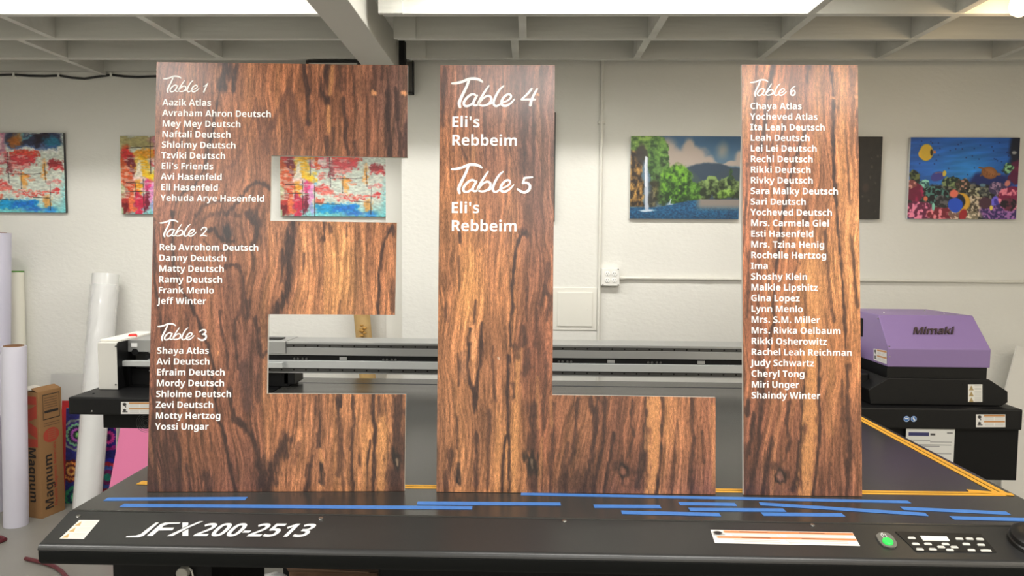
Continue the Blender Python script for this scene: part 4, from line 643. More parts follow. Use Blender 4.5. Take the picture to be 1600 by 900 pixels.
def sticker_art(kind, nx=90, ny=40):
    if kind == 'warning':
        A = Art(nx, ny, nx / ny, (228, 226, 222)); A.rect(.27, .03, .98, .17, (196, 140, 84), .01); A.rect(.27, .5, .98, .63, (196, 140, 84), .01)
        A.ell(.12, .2, .06, .12, (40, 38, 38), .3); A.line(.1, .2, .16, .42, .05, (40, 38, 38)); A.rect(.05, .78, .22, .86, (40, 38, 38), .01); A.ell(.12, .68, .05, .1, (40, 38, 38), .3)
        for y in (.25, .33, .41, .7, .78, .86): A.rect(.30, y, .60, y + .025, (170, 168, 165), .004, .8); A.rect(.64, y, .94, y + .025, (170, 168, 165), .004, .8)
    elif kind == 'long':
        A = Art(nx, ny, 6, (236, 232, 226)); A.rect(.09, .03, 1, .22, (222, 140, 92), .01); A.rect(.03, .46, 1, .62, (222, 140, 92), .01)
        A.ell(.045, .22, .03, .13, (46, 44, 44), .4); A.rect(.01, .36, .09, .4, (46, 44, 44), .006)
        for y in (.28, .38, .7, .82):
            A.rect(.14, y, .46, y + .04, (172, 168, 165), .004, .7); A.rect(.52, y, .93, y + .04, (172, 168, 165), .004, .7)
        for y in (.06, .49): A.rect(.2, y + .03, .4, y + .08, (90, 60, 50), .004, .8); A.rect(.62, y + .03, .8, y + .08, (90, 60, 50), .004, .8)
        A.line(.47, .22, .53, .95, .012, (120, 118, 116), .6)
    elif kind == 'triangles':
        A = Art(nx, ny, nx / ny, (230, 228, 220))
        for k in range(3):
            y = .19 + .33 * k
            for s_ in range(9): A.rect(.22 - .018 * s_, y - .12 + .03 * s_, .24 + .018 * s_, y - .085 + .03 * s_, (170, 146, 96), .004)
            for j in range(4): A.rect(.46, y - .12 + .07 * j, .92, y - .10 + .07 * j, (165, 163, 158), .004, .8)
    elif kind == 'slant':
        A = Art(nx, ny, nx / ny, (236, 232, 222))
        for k in range(3):
            y = .18 + .32 * k
            for s_ in range(8): A.rect(.17 - .016 * s_, y - .11 + .03 * s_, .19 + .016 * s_, y - .075 + .03 * s_, (206, 170, 110), .006)
            for j in range(4): A.rect(.40, y - .1 + .065 * j, .9, y - .085 + .065 * j, (205, 196, 180), .004, .8)
    elif kind == 'sheet':
        A = Art(nx, ny, nx / ny, (226, 226, 222)); A.rect(.05, .055, .47, .11, (52, 54, 104), .004); A.rect(.5, .07, .6, .1, (70, 70, 70), .004); A.rect(.84, .05, .96, .07, (110, 110, 110), .004)
        for y, x0, x1 in ((.17, .05, .5), (.195, .5, .95), (.235, .16, .23), (.24, .26, .94), (.26, .3, .7), (.34, .1, .42), (.39, .15, .6), (.37, .5, .95), (.5, .2, .6), (.6, .1, .6), (.66, .1, .5), (.75, .1, .7), (.85, .1, .9)): A.rect(x0, y, x1, y + .012, (120, 120, 122), .003, .8)
        A.ell(.8, .56, .12, .06, (150, 150, 152), .2); A.line(.7, .52, .92, .5, .012, (100, 100, 102)); A.line(.74, .62, .85, .6, .012, (110, 110, 112))
    return A
M_stk = print_mat(.4, key='_label')
def quad_sticker(name, art, q, parent):
    """q: four world points tl, tr, bl, br"""
    def cn(sx, sy):
        return (q[0] * (1 - sx) + q[1] * sx) * (1 - sy) + (q[2] * (1 - sx) + q[3] * sx) * sy
    return art_mesh(name, art, cn, M_stk, parent)
FPN = bpy.data.objects['front_panel']
quad_sticker('warning_label', sticker_art('slant', 60, 60), [onp(*p) for p in ((124, 813), (156, 813), (93, 842), (131, 842.5))], FPN)
quad_sticker('warning_label', sticker_art('long', 260, 50), [onp(*p) for p in ((1110, 828), (1332, 832.5), (1117, 849), (1344, 853.5))], FPN)
# power button
pc_ = [(1368, 838), (1372, 834), (1380, 833), (1389, 835), (1395, 840), (1401, 849), (1401.5, 854), (1398, 857), (1391, 857), (1380, 854), (1373, 847)]
pp = panel_poly('power_plate', pc_, mat('plate_grey', (112, 110, 104), .4), pr, .004, bevel=.001)
c = onp(1386.5, 849, .004)
MB().lathe([(.0125, 0), (.0125, .004), (.0105, .006)], c, PN, 24).build('power_button', mat('green_button', (40, 190, 70), .3, emit=((50, 220, 90), .7)), pp, smooth=True)
c = onp(1380.5, 839, .0042); rv = []
for k in range(12):
    a_ = math.radians(40 + k * 28); rv.append(c + (Vector((1, 0, 0)) * math.sin(a_) * .006 + slope * math.cos(a_) * .009))
MB().tube(rv, .0008, 6).tube([c + slope * .011, c], .0008, 6).build('power_symbol', M_wht, pp)
# operation panel
op = panel_poly('control_panel', [(1398, 831), (1532, 834.5), (1557, 863.5), (1431, 862)], mat('panel_black', (34, 33, 32), .4), pr, .002, bevel=.0006)
z8 = lambda x, y: (1100 + x / 3.2, 810 + y / 3.2)
panel_poly('display', [z8(1080, 93), z8(1212, 96), z8(1227, 117), z8(1095, 115)], mat('lcd', (226, 226, 216), .2, emit=((235, 235, 222), .45)), op, .002, .0021)
for x, y in ((1037, 104), (1275, 108), (1326, 108), (1378, 110), (1057, 134), (1118, 134), (1206, 135), (1184, 149), (1250, 150), (1310, 135), (1384, 138), (1078, 161), (1142, 161), (1228, 164), (1336, 165), (1408, 167)):
    w_ = 26 if x == 1408 else 18
    panel_poly('button', [z8(x - w_ - 3, y - 4), z8(x + w_ - 3, y - 3), z8(x + w_ + 3, y + 5), z8(x - w_ + 3, y + 4)], mat('key_white', (222, 221, 214), .4), op, .003, .0021, .0008)
    panel_poly('key_print', [z8(x - 16, y - 11), z8(x + 12, y - 10), z8(x + 13, y - 7), z8(x - 15, y - 8)], mat('key_text', (150, 148, 142), .5), op, .0004, .0021)
# big emergency knob at the right end of the panel
c = onp(1614, 850, 0)
kb = MB().lathe([(.056, 0), (.056, .010), (.053, .013), (.053, .024), (.046, .03), (.02, .032)], c, PN, 40).build('knob', mat('knob_black', (30, 29, 28), .35), pr, smooth=True)
# under-structure
ZL = zl
for x0, x1 in ((at(192, 890, y=2.0).x, at(343, 890, y=2.0).x), (.95, 1.3)):
    MB().box(x0, x1, 1.95, 2.35, .06, ZB - .06).build('front_leg', M_bk2, pr, bevel=.004)
    MB().lathe([(.05, 0), (.05, .02), (.02, .025), (.02, .07)], ((x0 + x1) / 2, 2.15, 0), seg=16).build('levelling_foot', M_alu2, pr)
for x0, x1 in ((-1.14, -.86), (.95, 1.3)):
    MB().box(x0, x1, 3.2, 3.6, .06, ZB - .06).build('rear_leg', M_bk2, pr, bevel=.004)
    MB().lathe([(.05, 0), (.05, .02), (.02, .025), (.02, .07)], ((x0 + x1) / 2, 3.4, 0), seg=16).build('levelling_foot', M_alu2, pr)
MB().box(-.52, 1.3, 2.4, 3.15, .12, ZB - .07).build('vacuum_housing', M_bk2, pr, bevel=.01)
MB().box(BX0 + .03, BX1 - .03, 1.9, 3.66, ZB - .16, ZB - .06).build('under_frame', M_bk2, pr)
p = at(288, 893, y=1.945)
gd = MB().lathe([(.017, 0), (.017, .02), (.015, .022)], (p.x, 1.95, p.z), (0, -1, 0), 20).build('pressure_gauge', mat('gauge_face', (170, 168, 160), .4), pr, smooth=True)
MB().tube([(p.x + .015, 1.945, p.z + .01), (p.x + .024, 1.94, p.z + .005), (p.x + .026, 1.945, p.z - .02), (p.x + .02, 1.95, p.z - .05)], .0025, 8).build('gauge_wire', M_lg, gd)

# side slabs carrying the gantry
YS = 3.19
def slab(name, x0, x1, h):
    return MB().box(x0, x1, YS, 3.78, ZB - h, ZB).build(name, M_bk, pr, bevel=.008)
sl = slab('rail_cover', -2.126, BX0 - .012, .082); sr = slab('rail_cover', BX1 + .012, 2.212, .096)
xu = at(161, 660, y=YS + .1).x; MB().box(xu, BX0 - .02, YS + .1, 3.7, .80, ZB - .082).build('rail_box', M_bk2, pr, bevel=.004)
ub = at(1588, 751, y=YS + .03); MB().box(BX1 + .02, ub.x, YS + .03, 3.7, ub.z, ZB - .096).build('rail_box', M_bk2, pr, bevel=.004)
for i, r_ in enumerate((.012, .02, .028, .036, .044)):
    c = at(227, 661, y=YS + .098)
    MB().tube([(c.x + r_ * math.cos(a), YS + .099, c.z + r_ * math.sin(a)) for a in np.linspace(0, 6.28, 25)], .0012, 5).build('fan_grille', M_alu2, pr)
yq = YS - .0006
def face_sticker(kind, x0, y0, x1, y1, yy, parent, nx=90, ny=40):
    return quad_sticker('warning_label', sticker_art(kind, nx, ny), [at(x0, y0, y=yy), at(x1, y0, y=yy), at(x0, y1, y=yy), at(x1, y1, y=yy)], parent)
face_sticker('warning', 189, 628, 236, 647, yq, sl); face_sticker('warning', 1525, 647.5, 1571, 667.5, yq, sr)
for px, py in ((143.5, 642.5),):
    p = at(px, py, y=YS); MB().lathe([(.004, 0), (.003, .002)], p, (0, -1, 0), 10).build('screw', M_scr, sl)
for px, py, z_ in ((146, 615, 0), (168, 608, 0)):
    p = at(px, py, z=ZB); MB().lathe([(.005, 0), (.004, .002)], p, (0, 0, 1), 10).build('screw', M_bk2, sl)
M_blu = mat('sign_blue', (60, 120, 190), .4)
for px, mk in ((1416.3, 0), (1427.5, 1)):
    p = at(px, 654.5, y=YS); s_ = MB().lathe([(.0135, 0), (.0135, .0012)], p, (0, -1, 0), 24).build('safety_sign', M_blu, sr)
    MB().tube([p + Vector((.0115 * math.cos(a), -.0016, .0115 * math.sin(a))) for a in np.linspace(0, 6.28, 25)], .0007, 5).build('ring', M_wht, s_)
    if mk == 0: MB().box(p.x - .007, p.x + .007, p.y - .0022, p.y - .0012, p.z - .001, p.z + .005).build('goggles_mark', M_wht, s_)
    else: MB().prism([p + Vector((dx, -.0022, dz)) for dx, dz in ((-.005, .006), (.0, .007), (.007, -.005), (.002, -.008), (-.004, -.001))], (0, .001, 0)).build('glove_mark', M_wht, s_)

# gantry beam across the bed
YG = 3.46
gz = lambda py: (at(420, py, y=YG).z + at(1160, py + 7.5, y=YG).z) / 2
GX0, GX1 = -1.89, 1.60
ga = MB().box(GX0, GX1, YG + .012, YG + .18, gz(582.5), gz(535)).build('gantry_beam', M_alu2, pr, bevel=.003)
MB().box(GX0, GX1, YG, YG + .18, gz(537.6), gz(534)).build('top_cap', M_alu, ga, bevel=.001)
def bar(name, y0, y1, mtl, dy, x0=GX0, x1=GX1): return MB().box(x0, x1, YG + dy, YG + .1, gz(y1), gz(y0)).build(name, mtl, ga, bevel=.0008)
bar('rail', 537.8, 542.8, M_alu2, .004); bar('face_plate', 543, 554.6, M_alu, .0); bar('face_plate', 563, 574.4, mat('pale_aluminium', (196, 199, 198), .4, .3), -.012)
bar('rail', 574.6, 581, M_alu2, .004); bar('bottom_edge', 581.2, 583, M_alu, -.002)
bar('slot', 554.7, 562.9, M_bk2, .008)
xs = np.arange(GX0 + .06, GX1 - .02, .0605)
for nm, py in (('hole_row', 540.2), ('hole_row', 578)):
    mb = MB(); zz = gz(py)
    for x in xs: mb.lathe([(.0042, 0), (.0042, .0012)], (x, YG + .0042, zz), (0, -1, 0), 8)
    mb.build(nm, M_bk2, ga, kind='stuff')
for px in (536, 818.5, 955, 1096): # light bridges across the black slot
    x = at(px, 560, y=YG).x; MB().box(x - .018, x + .018, YG + .002, YG + .05, gz(561.8), gz(557)).build('slot_bridge', M_alu, ga)
for px in (469, 608, 883, 1023):
    x = at(px, 560, y=YG).x; mb = MB()
    for dx in (-.03, -.012, .012, .03): mb.lathe([(.006, 0), (.005, .006)], (x + dx, YG + .006, gz(560.5)), (0, -1, 0), 8)
    mb.build('slot_clamp', M_alu2, ga)
p0, p1 = at(400, 527.5, y=YG + .08), at(443, 529.5, y=YG + .08); MB().box(p0.x, p1.x, YG + .05, YG + .11, gz(534), p0.z).build('cable_cover', M_bk, ga)
# left foot of the gantry on the bed rail
fx0, fx1 = at(392, 600, y=YG).x, at(458, 600, y=YG).x
ft = MB().box(fx1 - .055, fx1, YG + .02, YG + .16, ZB + .012, gz(583)).build('gantry_foot', M_bk, pr, bevel=.004)
MB().box(fx0 - .1, fx1 - .056, YG + .03, YG + .16, ZB + .002, gz(583)).build('foot_guard', M_bk2, ft)
# light grey end cabinet on the left
YC = 3.36; c0, c1 = at(152, 535, y=YC), at(184, 605, y=YC)
cb = MB().box(c0.x, c1.x, YC, YG + .24, ZB + .001, c0.z).build('end_cabinet', M_lg, pr, bevel=.004)
for py in (541, 601): p = at(181, py, y=YC); MB().lathe([(.0045, 0), (.0035, .004)], p, (0, -1, 0), 10).build('screw', M_alu2, cb)
ck = at(201, 530, y=YG)
MB().prism([(c1.x + .001, YC, ZB + .002), (c1.x + .001, YC, c0.z - .004), (c1.x + .001, YC + .05, c0.z + .012), (c1.x + .001, YG + .2, c0.z + .012), (c1.x + .001, YG + .2, ZB + .002)], (ck.x - c1.x - .001, 0, 0)).build('side_cheek', M_bk, pr, bevel=.002)
MB().box(c0.x, c1.x + .01, YC + .02, YG + .24, c0.z + .001, c0.z + .012).build('cabinet_lid', mat('cabinet_lid', (232, 229, 220), .4), cb, bevel=.003)
MB().box(ck.x, -1.2, YG - .01, YG + .18, gz(552), gz(533)).build('beam_end', M_alu, pr, bevel=.002)
MB().box(ck.x, -1.2, YG + .06, YG + .18, ZB + .003, gz(552)).build('beam_end_lower', M_alu2, pr)
MB().box(ck.x - .02, -1.2, YC + .04, YC + .07, gz(572), gz(564)).build('guide_rail', mat('pale_aluminium', (196, 199, 198), .4, .3), pr, bevel=.001)
MB().box(ck.x, -1.2, YG + .02, YG + .055, ZB + .003, gz(581)).build('dark_guard', M_bk2, pr)
p = at(211, 550, y=YG - .01); MB().lathe([(.0165, 0), (.0165, .002)], p, (0, -1, 0), 24).build('cable_hole', M_bk2, pr)
p0, p1 = at(205, 536, y=YG - .0105), at(214.5, 542, y=YG - .0105); MB().box(p0.x, p1.x, YG - .0115, YG - .0102, p1.z, p0.z).build('white_tag', M_wht, pr)
p0, p1 = at(227, 555.5, y=YG - .0105), at(240, 560, y=YG - .0105); MB().box(p0.x, p1.x, YG - .014, YG - .0102, p1.z, p0.z).build('latch', M_bk2, pr)
p = at(207.5, 527.5, y=YG + .06)
es = MB().lathe([(.012, -.03), (.014, .0), (.016, .004)], (p.x, YG + .06, p.z - .004), seg=20).build('stop_button_base', mat('yellow_base', (226, 170, 50), .4), pr, smooth=True)
MB().lathe([(.012, .004), (.021, .008), (.021, .016), (.016, .022), (.004, .024)], (p.x, YG + .06, p.z - .004), seg=24).build('emergency_stop', mat('red_button', (214, 40, 30), .3), es, smooth=True)

# print head carriage on the right
YH = 3.24; yt = YH + .1
def hp(px, py, y): return at(px, py, y=y)
hb0, hb1 = hp(1387, 573, YH), hp(1547, 575, YH); zf0 = hp(1460, 545.5, YH).z; zb0 = (hb0.z + hb1.z) / 2; ztp = hp(1440, 492.5, yt).z
xl, xr_ = hb0.x, hb1.x; xtr = hp(1520, 493, yt).x; YK = YH + .42
V_ = [(xl, YH, zb0), (xr_, YH, zb0), (xr_, YH, zf0), (xl, YH, zf0), (xl - .004, yt, ztp), (xtr, yt, ztp),
      (xl, YK, zb0), (xr_, YK, zb0), (xr_, YK, zf0), (xl - .004, YK, ztp), (hp(1447, 483, YK).x, YK, ztp)]
hd = MB().add(V_, [(0, 1, 2, 3), (3, 2, 5, 4), (4, 5, 10, 9), (2, 8, 10, 5), (1, 7, 8, 2), (0, 3, 4, 9, 6), (0, 6, 7, 1), (6, 9, 10, 8, 7)]).build('head_cover', M_pur, pr, bevel=.004)
n_s = (Vector((0, yt, ztp)) - Vector((0, YH, zf0))).normalized(); n_f = Vector((1, 0, 0)).cross(n_s); n_f = n_f if n_f.y < 0 else -n_f
def ons(px, py, lift=.001): return on_plane(px, py, Vector((0, YH, zf0)), n_f) + n_f * lift
g, gf, gw = text_geo('Mimaki', -40)
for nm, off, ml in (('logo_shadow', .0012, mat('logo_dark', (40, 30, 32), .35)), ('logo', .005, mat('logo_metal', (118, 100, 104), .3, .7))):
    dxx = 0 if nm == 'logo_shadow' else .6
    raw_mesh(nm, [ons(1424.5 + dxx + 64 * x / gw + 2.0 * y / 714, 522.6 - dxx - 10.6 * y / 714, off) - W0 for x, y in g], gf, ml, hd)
P = [ons(x, y, .0008) for x, y in ((1424, 523.6), (1490, 523.6), (1491, 513), (1427, 511))]
for px, py in ((1372, 498), (1389.5, 541.5)):
    p = ons(px, py, 0); MB().lathe([(.004, 0), (.003, .002)], p, n_f, 8).build('screw', M_scr, hd)
p = hp(1390, 557, YH); MB().lathe([(.004, 0), (.003, .002)], p, (0, -1, 0), 8).build('screw', M_scr, hd)
for px, py in ((1355, 484.5), (1381, 488.5), (1445, 486), (1474.5, 489.8)):
    p = at(px, py, z=ztp); MB().lathe([(.004, 0), (.003, .003)], p, (0, 0, 1), 8).build('screw', M_scr, hd)
xs_ = xl - .0016
quad_sticker('warning_label', sticker_art('warning', 50, 40), [at(1365, 544.5, x=xs_), at(1385.5, 548, x=xs_), at(1365, 562, x=xs_), at(1385.5, 569, x=xs_)], hd)
p = at(1345.5, 511, x=xs_); MB().box(xl - .006, xl - .001, p.y - .02, p.y + .02, p.z - .045, p.z + .045).build('side_handle', M_bk2, hd, bevel=.006)
MB().box(xl + .004, hp(1542, 580, YH + .012).x, YH + .012, YK - .02, hp(1460, 592, YH).z - .002, zb0 - .001).build('head_neck', M_bk, pr)
yb_ = YH + .004
bp = [hp(x, y, yb_) for x, y in ((1360, 635), (1357, 609), (1388, 590.5), (1546, 593), (1575, 612), (1575, 629), (1565, 635))]
zmin = ZB + .002; bp = [Vector((q.x, yb_, max(q.z, zmin))) for q in bp]
hbs = MB().prism(bp, (0, .34, 0)).build('head_base', M_bk, pr, bevel=.004)
face_sticker('triangles', 1512.5, 600.5, 1535, 628, yb_ - .001, hbs, 40, 50)
for px, py in ((1431, 599), (1430, 625), (1504, 600)):
    p = hp(px, py, yb_); MB().lathe([(.003, 0), (.002, .001)], p, (0, -1, 0), 8).build('screw', M_bk2, hbs)
MB().box(xl - .24, xl - .03, YH + .1, YH + .3, ZB + .03, ZB + .13).build('head_tray', M_bk, pr, bevel=.01)

# printed sheet hanging on the right box
ysht = YS + .012
ps = thing('printed_sheet', at(1452, 760, y=ysht), 'white printed instruction sheet hanging on the black box behind the bed', 'paper')
a, b = at(1416, 669.5, y=ysht), at(1492, 671.5, y=ysht)
zt_ = min(a.z, ZB - .096 - .0); dz = .30
MB().box(a.x, b.x, ysht, ysht + .0015, zt_ - dz, zt_).build('paper', mat('paper_white', (226, 226, 222), .6), ps)
art_mesh('print', sticker_art('sheet', 110, 150), lambda sx, sy: (a.x + (b.x - a.x) * sx, ysht - .0005, zt_ - dz * sy), M_stk, ps)

# ================================================================ tape on the bed
M_bt = mat('blue_masking_tape', (70, 128, 208), .55, noise=(60, (84, 140, 216), .25))
M_yt = mat('yellow_tape', (240, 172, 44), .5, noise=(40, (246, 186, 70), .25))
def tape(name, a, b, wd, ml, label, cat, group, lift=.0004):
    d = (b - a).normalized(); n = Vector((-d.y, d.x, 0)) * wd / 2
    z = Vector((0, 0, ZB + lift - a.z))
    o = MB().prism([a + n + z, b + n + z, b - n + z, a - n + z], (0, 0, .0005)).build(name, ml)
    return tag(o, label, cat, group)
BT = [((165, 780.3), (385, 779.2), 'short blue tape strip at the far left in front of the letter E'),
      ((190, 790), (738, 794), 'longest left blue tape strip running along the bed below the letter E'),
      ((652, 786.5), (876, 788), 'blue tape strip starting in the gap between E and L'),
      ((814, 772), (1421, 784.6), 'longest right blue tape strip running under the L and the I'),
      ((928, 791.4), (1032, 792), 'short blue tape strip in front of the foot of the L'),
      ((971, 801), (1125, 804.6), 'blue tape strip nearest the panel seam under the end of the L'),
      ((1061, 787), (1150, 788.6), 'short blue tape strip under the right end of the L'),
      ((1077, 796.5), (1226, 797.5), 'blue tape strip between the L and I ending under the I'),
      ((1187, 787.6), (1448, 804.4), 'slanting blue tape strip crossing below the letter I'),
      ((1191, 803.6), (1318, 804.8), 'blue tape strip nearest the panel seam under the I'),
      ((1409, 794.6), (1576, 802.4), 'blue tape strip right of the letter I near the yellow tape'),
      ((1487, 809.6), (1660, 814), 'blue tape strip at the right edge above the control panel')]
for i, (a, b, lb) in enumerate(BT): tape('blue_tape', at(*a, z=ZB), at(*b, z=ZB), .024 if i != 3 else .021, M_bt, lb, 'tape', 'blue masking tape strips on the printer bed', .0004 + .0002 * (i % 3))
yA = at(222, 755.6, z=ZB); yB = at(1562, 771.5, z=ZB)
tape('yellow_tape', Vector((yA.x, yA.y + .012, ZB)), Vector((1.375, yB.y + .006, ZB)), .012, M_yt, 'thin yellow tape line across the bed front, the farther of two', 'tape', 'yellow tape lines on the printer bed')
tape('yellow_tape', Vector((yA.x + .03, yA.y - .006, ZB)), Vector((1.40, yB.y - .012, ZB)), .014, M_yt, 'thin yellow tape line across the bed front, the nearer of two', 'tape', 'yellow tape lines on the printer bed')
tape('yellow_tape', Vector((yA.x - .012, yA.y + .006, ZB)), Vector((yA.x + .05, yA.y, ZB)), .03, M_yt, 'short yellow tape tab beside the lower left of the E', 'tape', 'yellow tape lines on the printer bed', .001)
s0, s1 = at(1350, 657.5, z=ZB), at(1557, 767, z=ZB)
for k, nm in ((-.0105, 'inner'), (.0105, 'outer')):
    tape('yellow_tape', Vector((s1.x + k, s1.y - .02, ZB)), Vector((s0.x + k, BY1 - .15, ZB)), .0165, M_yt, 'yellow tape line down the right side of the bed, the %s of two' % nm, 'tape', 'yellow tape lines on the printer bed', .001)
tape('yellow_tape', at(1512, 767.4, z=ZB), at(1583, 773.6, z=ZB), .022, M_yt, 'short wide yellow tape piece at the right front bed corner', 'tape', 'yellow tape lines on the printer bed', .0016)

# ================================================================ the letter signs
LEAN = math.radians(5.6); TH = .012
M_edge = mat('white_foam_edge', (232, 226, 216), .6)
M_ink = mat('white_print', (255, 254, 252), .5)
class Letter:
    def __init__(s, pl, pr_, label):
        a, b = at(*pl, z=ZB), at(*pr_, z=ZB); s.o = a + Vector((0, 0, .0012)); s.yaw = math.atan2(b.y - a.y, b.x - a.x)
        s.R = Matrix.Rotation(s.yaw, 3, 'Z') @ Matrix.Rotation(-LEAN, 3, 'X'); s.n = s.R @ Vector((0, 1, 0))
        e = bpy.data.objects.new('letter_sign', None); e.empty_display_size = .1; COL.objects.link(e)
        e.location = s.o; e.rotation_euler = s.R.to_euler(); tag(e, label, 'letter sign', 'wood-grain letter signs standing on the bed'); s.e = e
    def uv(s, px, py):
        q = s.R.transposed() @ (on_plane(px, py, s.o, s.n) - s.o); return q.x, q.z
    def board(s, poly, wood):
        n = len(poly); me = bpy.data.meshes.new('board')
        vs = [(u, 0, v) for u, v in poly] + [(u, TH, v) for u, v in poly]
        tri = tessellate_polygon([[Vector((u, v, 0)) for u, v in poly]]); fs = []
        for t in tri:
            fs.append(tuple(t))
        for t in tri: fs.append(tuple(i + n for i in t))
        fs += [(i, (i + 1) % n, (i + 1) % n + n, i + n) for i in range(n)]
        me.from_pydata(vs, [], fs); bm = bmesh.new(); bm.from_mesh(me); bmesh.ops.recalc_face_normals(bm, faces=bm.faces); bm.to_mesh(me); bm.free()
        me.materials.append(wood); me.materials.append(M_edge)
        for p in me.polygons: p.material_index = 0 if abs(p.normal.y) > .9 and p.normal.y < 0 else 1
        o = bpy.data.objects.new('board', me); COL.objects.link(o); o.parent = s.e; return o
    def lines(s, txts, p_first, p_last, size):
        (u0, v0), (u1, v1) = s.uv(*p_first), s.uv(*p_last); n = max(1, len(txts) - 1)
        for i, t in enumerate(txts):
            g, f, w_ = text_geo(t); u, v = u0 + (u1 - u0) * i / n, v0 + (v1 - v0) * i / n
            raw_mesh('name_line', [(u + x * size, -.0014, v + y * size) for x, y in g], f, M_ink, s.e)
    def size(s, t, p0, p1):
        (a, _), (b, _) = s.uv(*p0), s.uv(*p1); g, f, w_ = text_geo(t); xs = [x for x, y in g]; return (b - a) / (max(xs) - min(xs))
    def title(s, digit, p0, wpx):
        (u0, v0) = s.uv(*p0); (u1, _) = s.uv(p0[0] + wpx, p0[1]); k = (u1 - u0); vs, fs = [], []
        for pts, wd, (ox, oy, sc) in SCRIPT['Table'] + SCRIPT[digit]:
            v_, f_ = ribbon([((x - ox) / sc, -(y - oy) / sc) for x, y in pts], [1.13 * q / sc for q in wd] if isinstance(wd, list) else 1.13 * wd / sc); o = len(vs)
            lay = -.0014 - .00003 * (o % 7)
            vs += [(u0 + x * k, lay, v0 + y * k) for x, y in v_]; fs += [tuple(i + o for i in f) for f in f_]
        raw_mesh('script_title', vs, fs, M_ink, s.e)
T1 = (105, 193, 630)
SCRIPT = {'Table': [([(106, 196), (150, 193), (210, 178), (270, 152), (330, 147), (380, 158), (410, 178)], [18, 24, 24, 24, 26, 24, 18], T1),
                    ([(276, 158), (255, 220), (225, 285), (197, 345), (180, 395), (188, 436)], [24, 24, 26, 28, 30, 24], T1),
                    ([(352, 322), (320, 304), (282, 318), (245, 355), (225, 395), (240, 424), (280, 420), (322, 385), (356, 325)], [18, 20, 22, 24, 24, 22, 20, 18, 18], T1),
                    ([(358, 318), (328, 370), (322, 408), (350, 418), (380, 400)], [20, 22, 22, 18, 16], T1),
                    ([(475, 218), (442, 268), (405, 330), (376, 385), (372, 410)], [14, 20, 22, 22, 18], T1),
                    ([(380, 395), (420, 345), (465, 320), (497, 335), (498, 372), (465, 408), (415, 420), (374, 412)], [16, 18, 20, 22, 22, 20, 18, 16], T1),
                    ([(465, 408), (500, 398), (528, 372)], 14, T1),
                    ([(625, 218), (588, 252), (552, 310), (528, 370), (528, 408), (552, 424), (590, 405), (612, 382)], [14, 20, 22, 22, 22, 20, 16, 14], T1),
                    ([(606, 388), (655, 372), (694, 340), (696, 312), (668, 304), (630, 330), (605, 375), (612, 412), (650, 420), (698, 392), (734, 352)], [14, 16, 18, 20, 20, 22, 24, 24, 22, 18, 12], T1)],
          '4': [([(905, 246), (862, 300), (803, 354)], [20, 20, 16], T1), ([(803, 356), (870, 354), (940, 354)], [16, 18, 18], T1), ([(960, 248), (926, 310), (902, 370), (893, 412)], [18, 22, 24, 26], T1)],
          '5': [([(912, 232), (870, 236), (830, 242)], [16, 20, 18], (100, 155, 625)), ([(832, 242), (818, 292)], 20, (100, 155, 625)), ([(815, 294), (858, 290), (888, 318), (878, 362), (836, 386), (792, 374), (764, 354)], [18, 20, 24, 26, 24, 22, 16], (100, 155, 625))],
          '1': [([(603, 286), (632, 268), (655, 244)], [8, 12, 12], (88, 190, 460)), ([(655, 244), (630, 300), (608, 356)], [14, 17, 18], (88, 190, 460))],
          '2': [([(614, 195), (636, 168), (668, 164), (680, 188), (652, 232), (606, 274)], [12, 14, 16, 17, 15, 13], (85, 108, 467)), ([(606, 274), (640, 266), (685, 275)], [13, 14, 12], (85, 108, 467))],
          '3': [([(630, 192), (662, 168), (704, 168), (708, 200), (668, 224)], [12, 16, 18, 18, 13], (97, 122, 466)), ([(668, 224), (712, 232), (712, 274), (672, 298), (632, 288), (611, 270)], [13, 20, 22, 20, 16, 12], (97, 122, 466))],
          '6': [([(713, 200), (676, 226), (655, 270), (660, 310), (686, 320), (710, 296), (706, 264), (684, 260), (660, 290)], [10, 15, 18, 20, 18, 17, 15, 14, 12], (142, 155, 458))]}

E1 = Letter((230, 769), (632, 768), 'wood-grain letter E sign listing guests for Tables 1 to 3')
pE = [E1.uv(*p) for p in ((245, 97), (637, 102), (636.5, 246), (424, 243), (421, 345), (620, 348), (617, 492), (419, 491), (417, 615), (634, 616))] + [(E1.uv(632, 768)[0], 0), (0, 0)]
DK, BR = (58, 38, 34), (104, 66, 52)
LT, OR_ = (212, 146, 88), (236, 160, 104)
M_wood = wood_print_mat(); M_back = mat('wood_print_back', (150, 96, 64), .5)
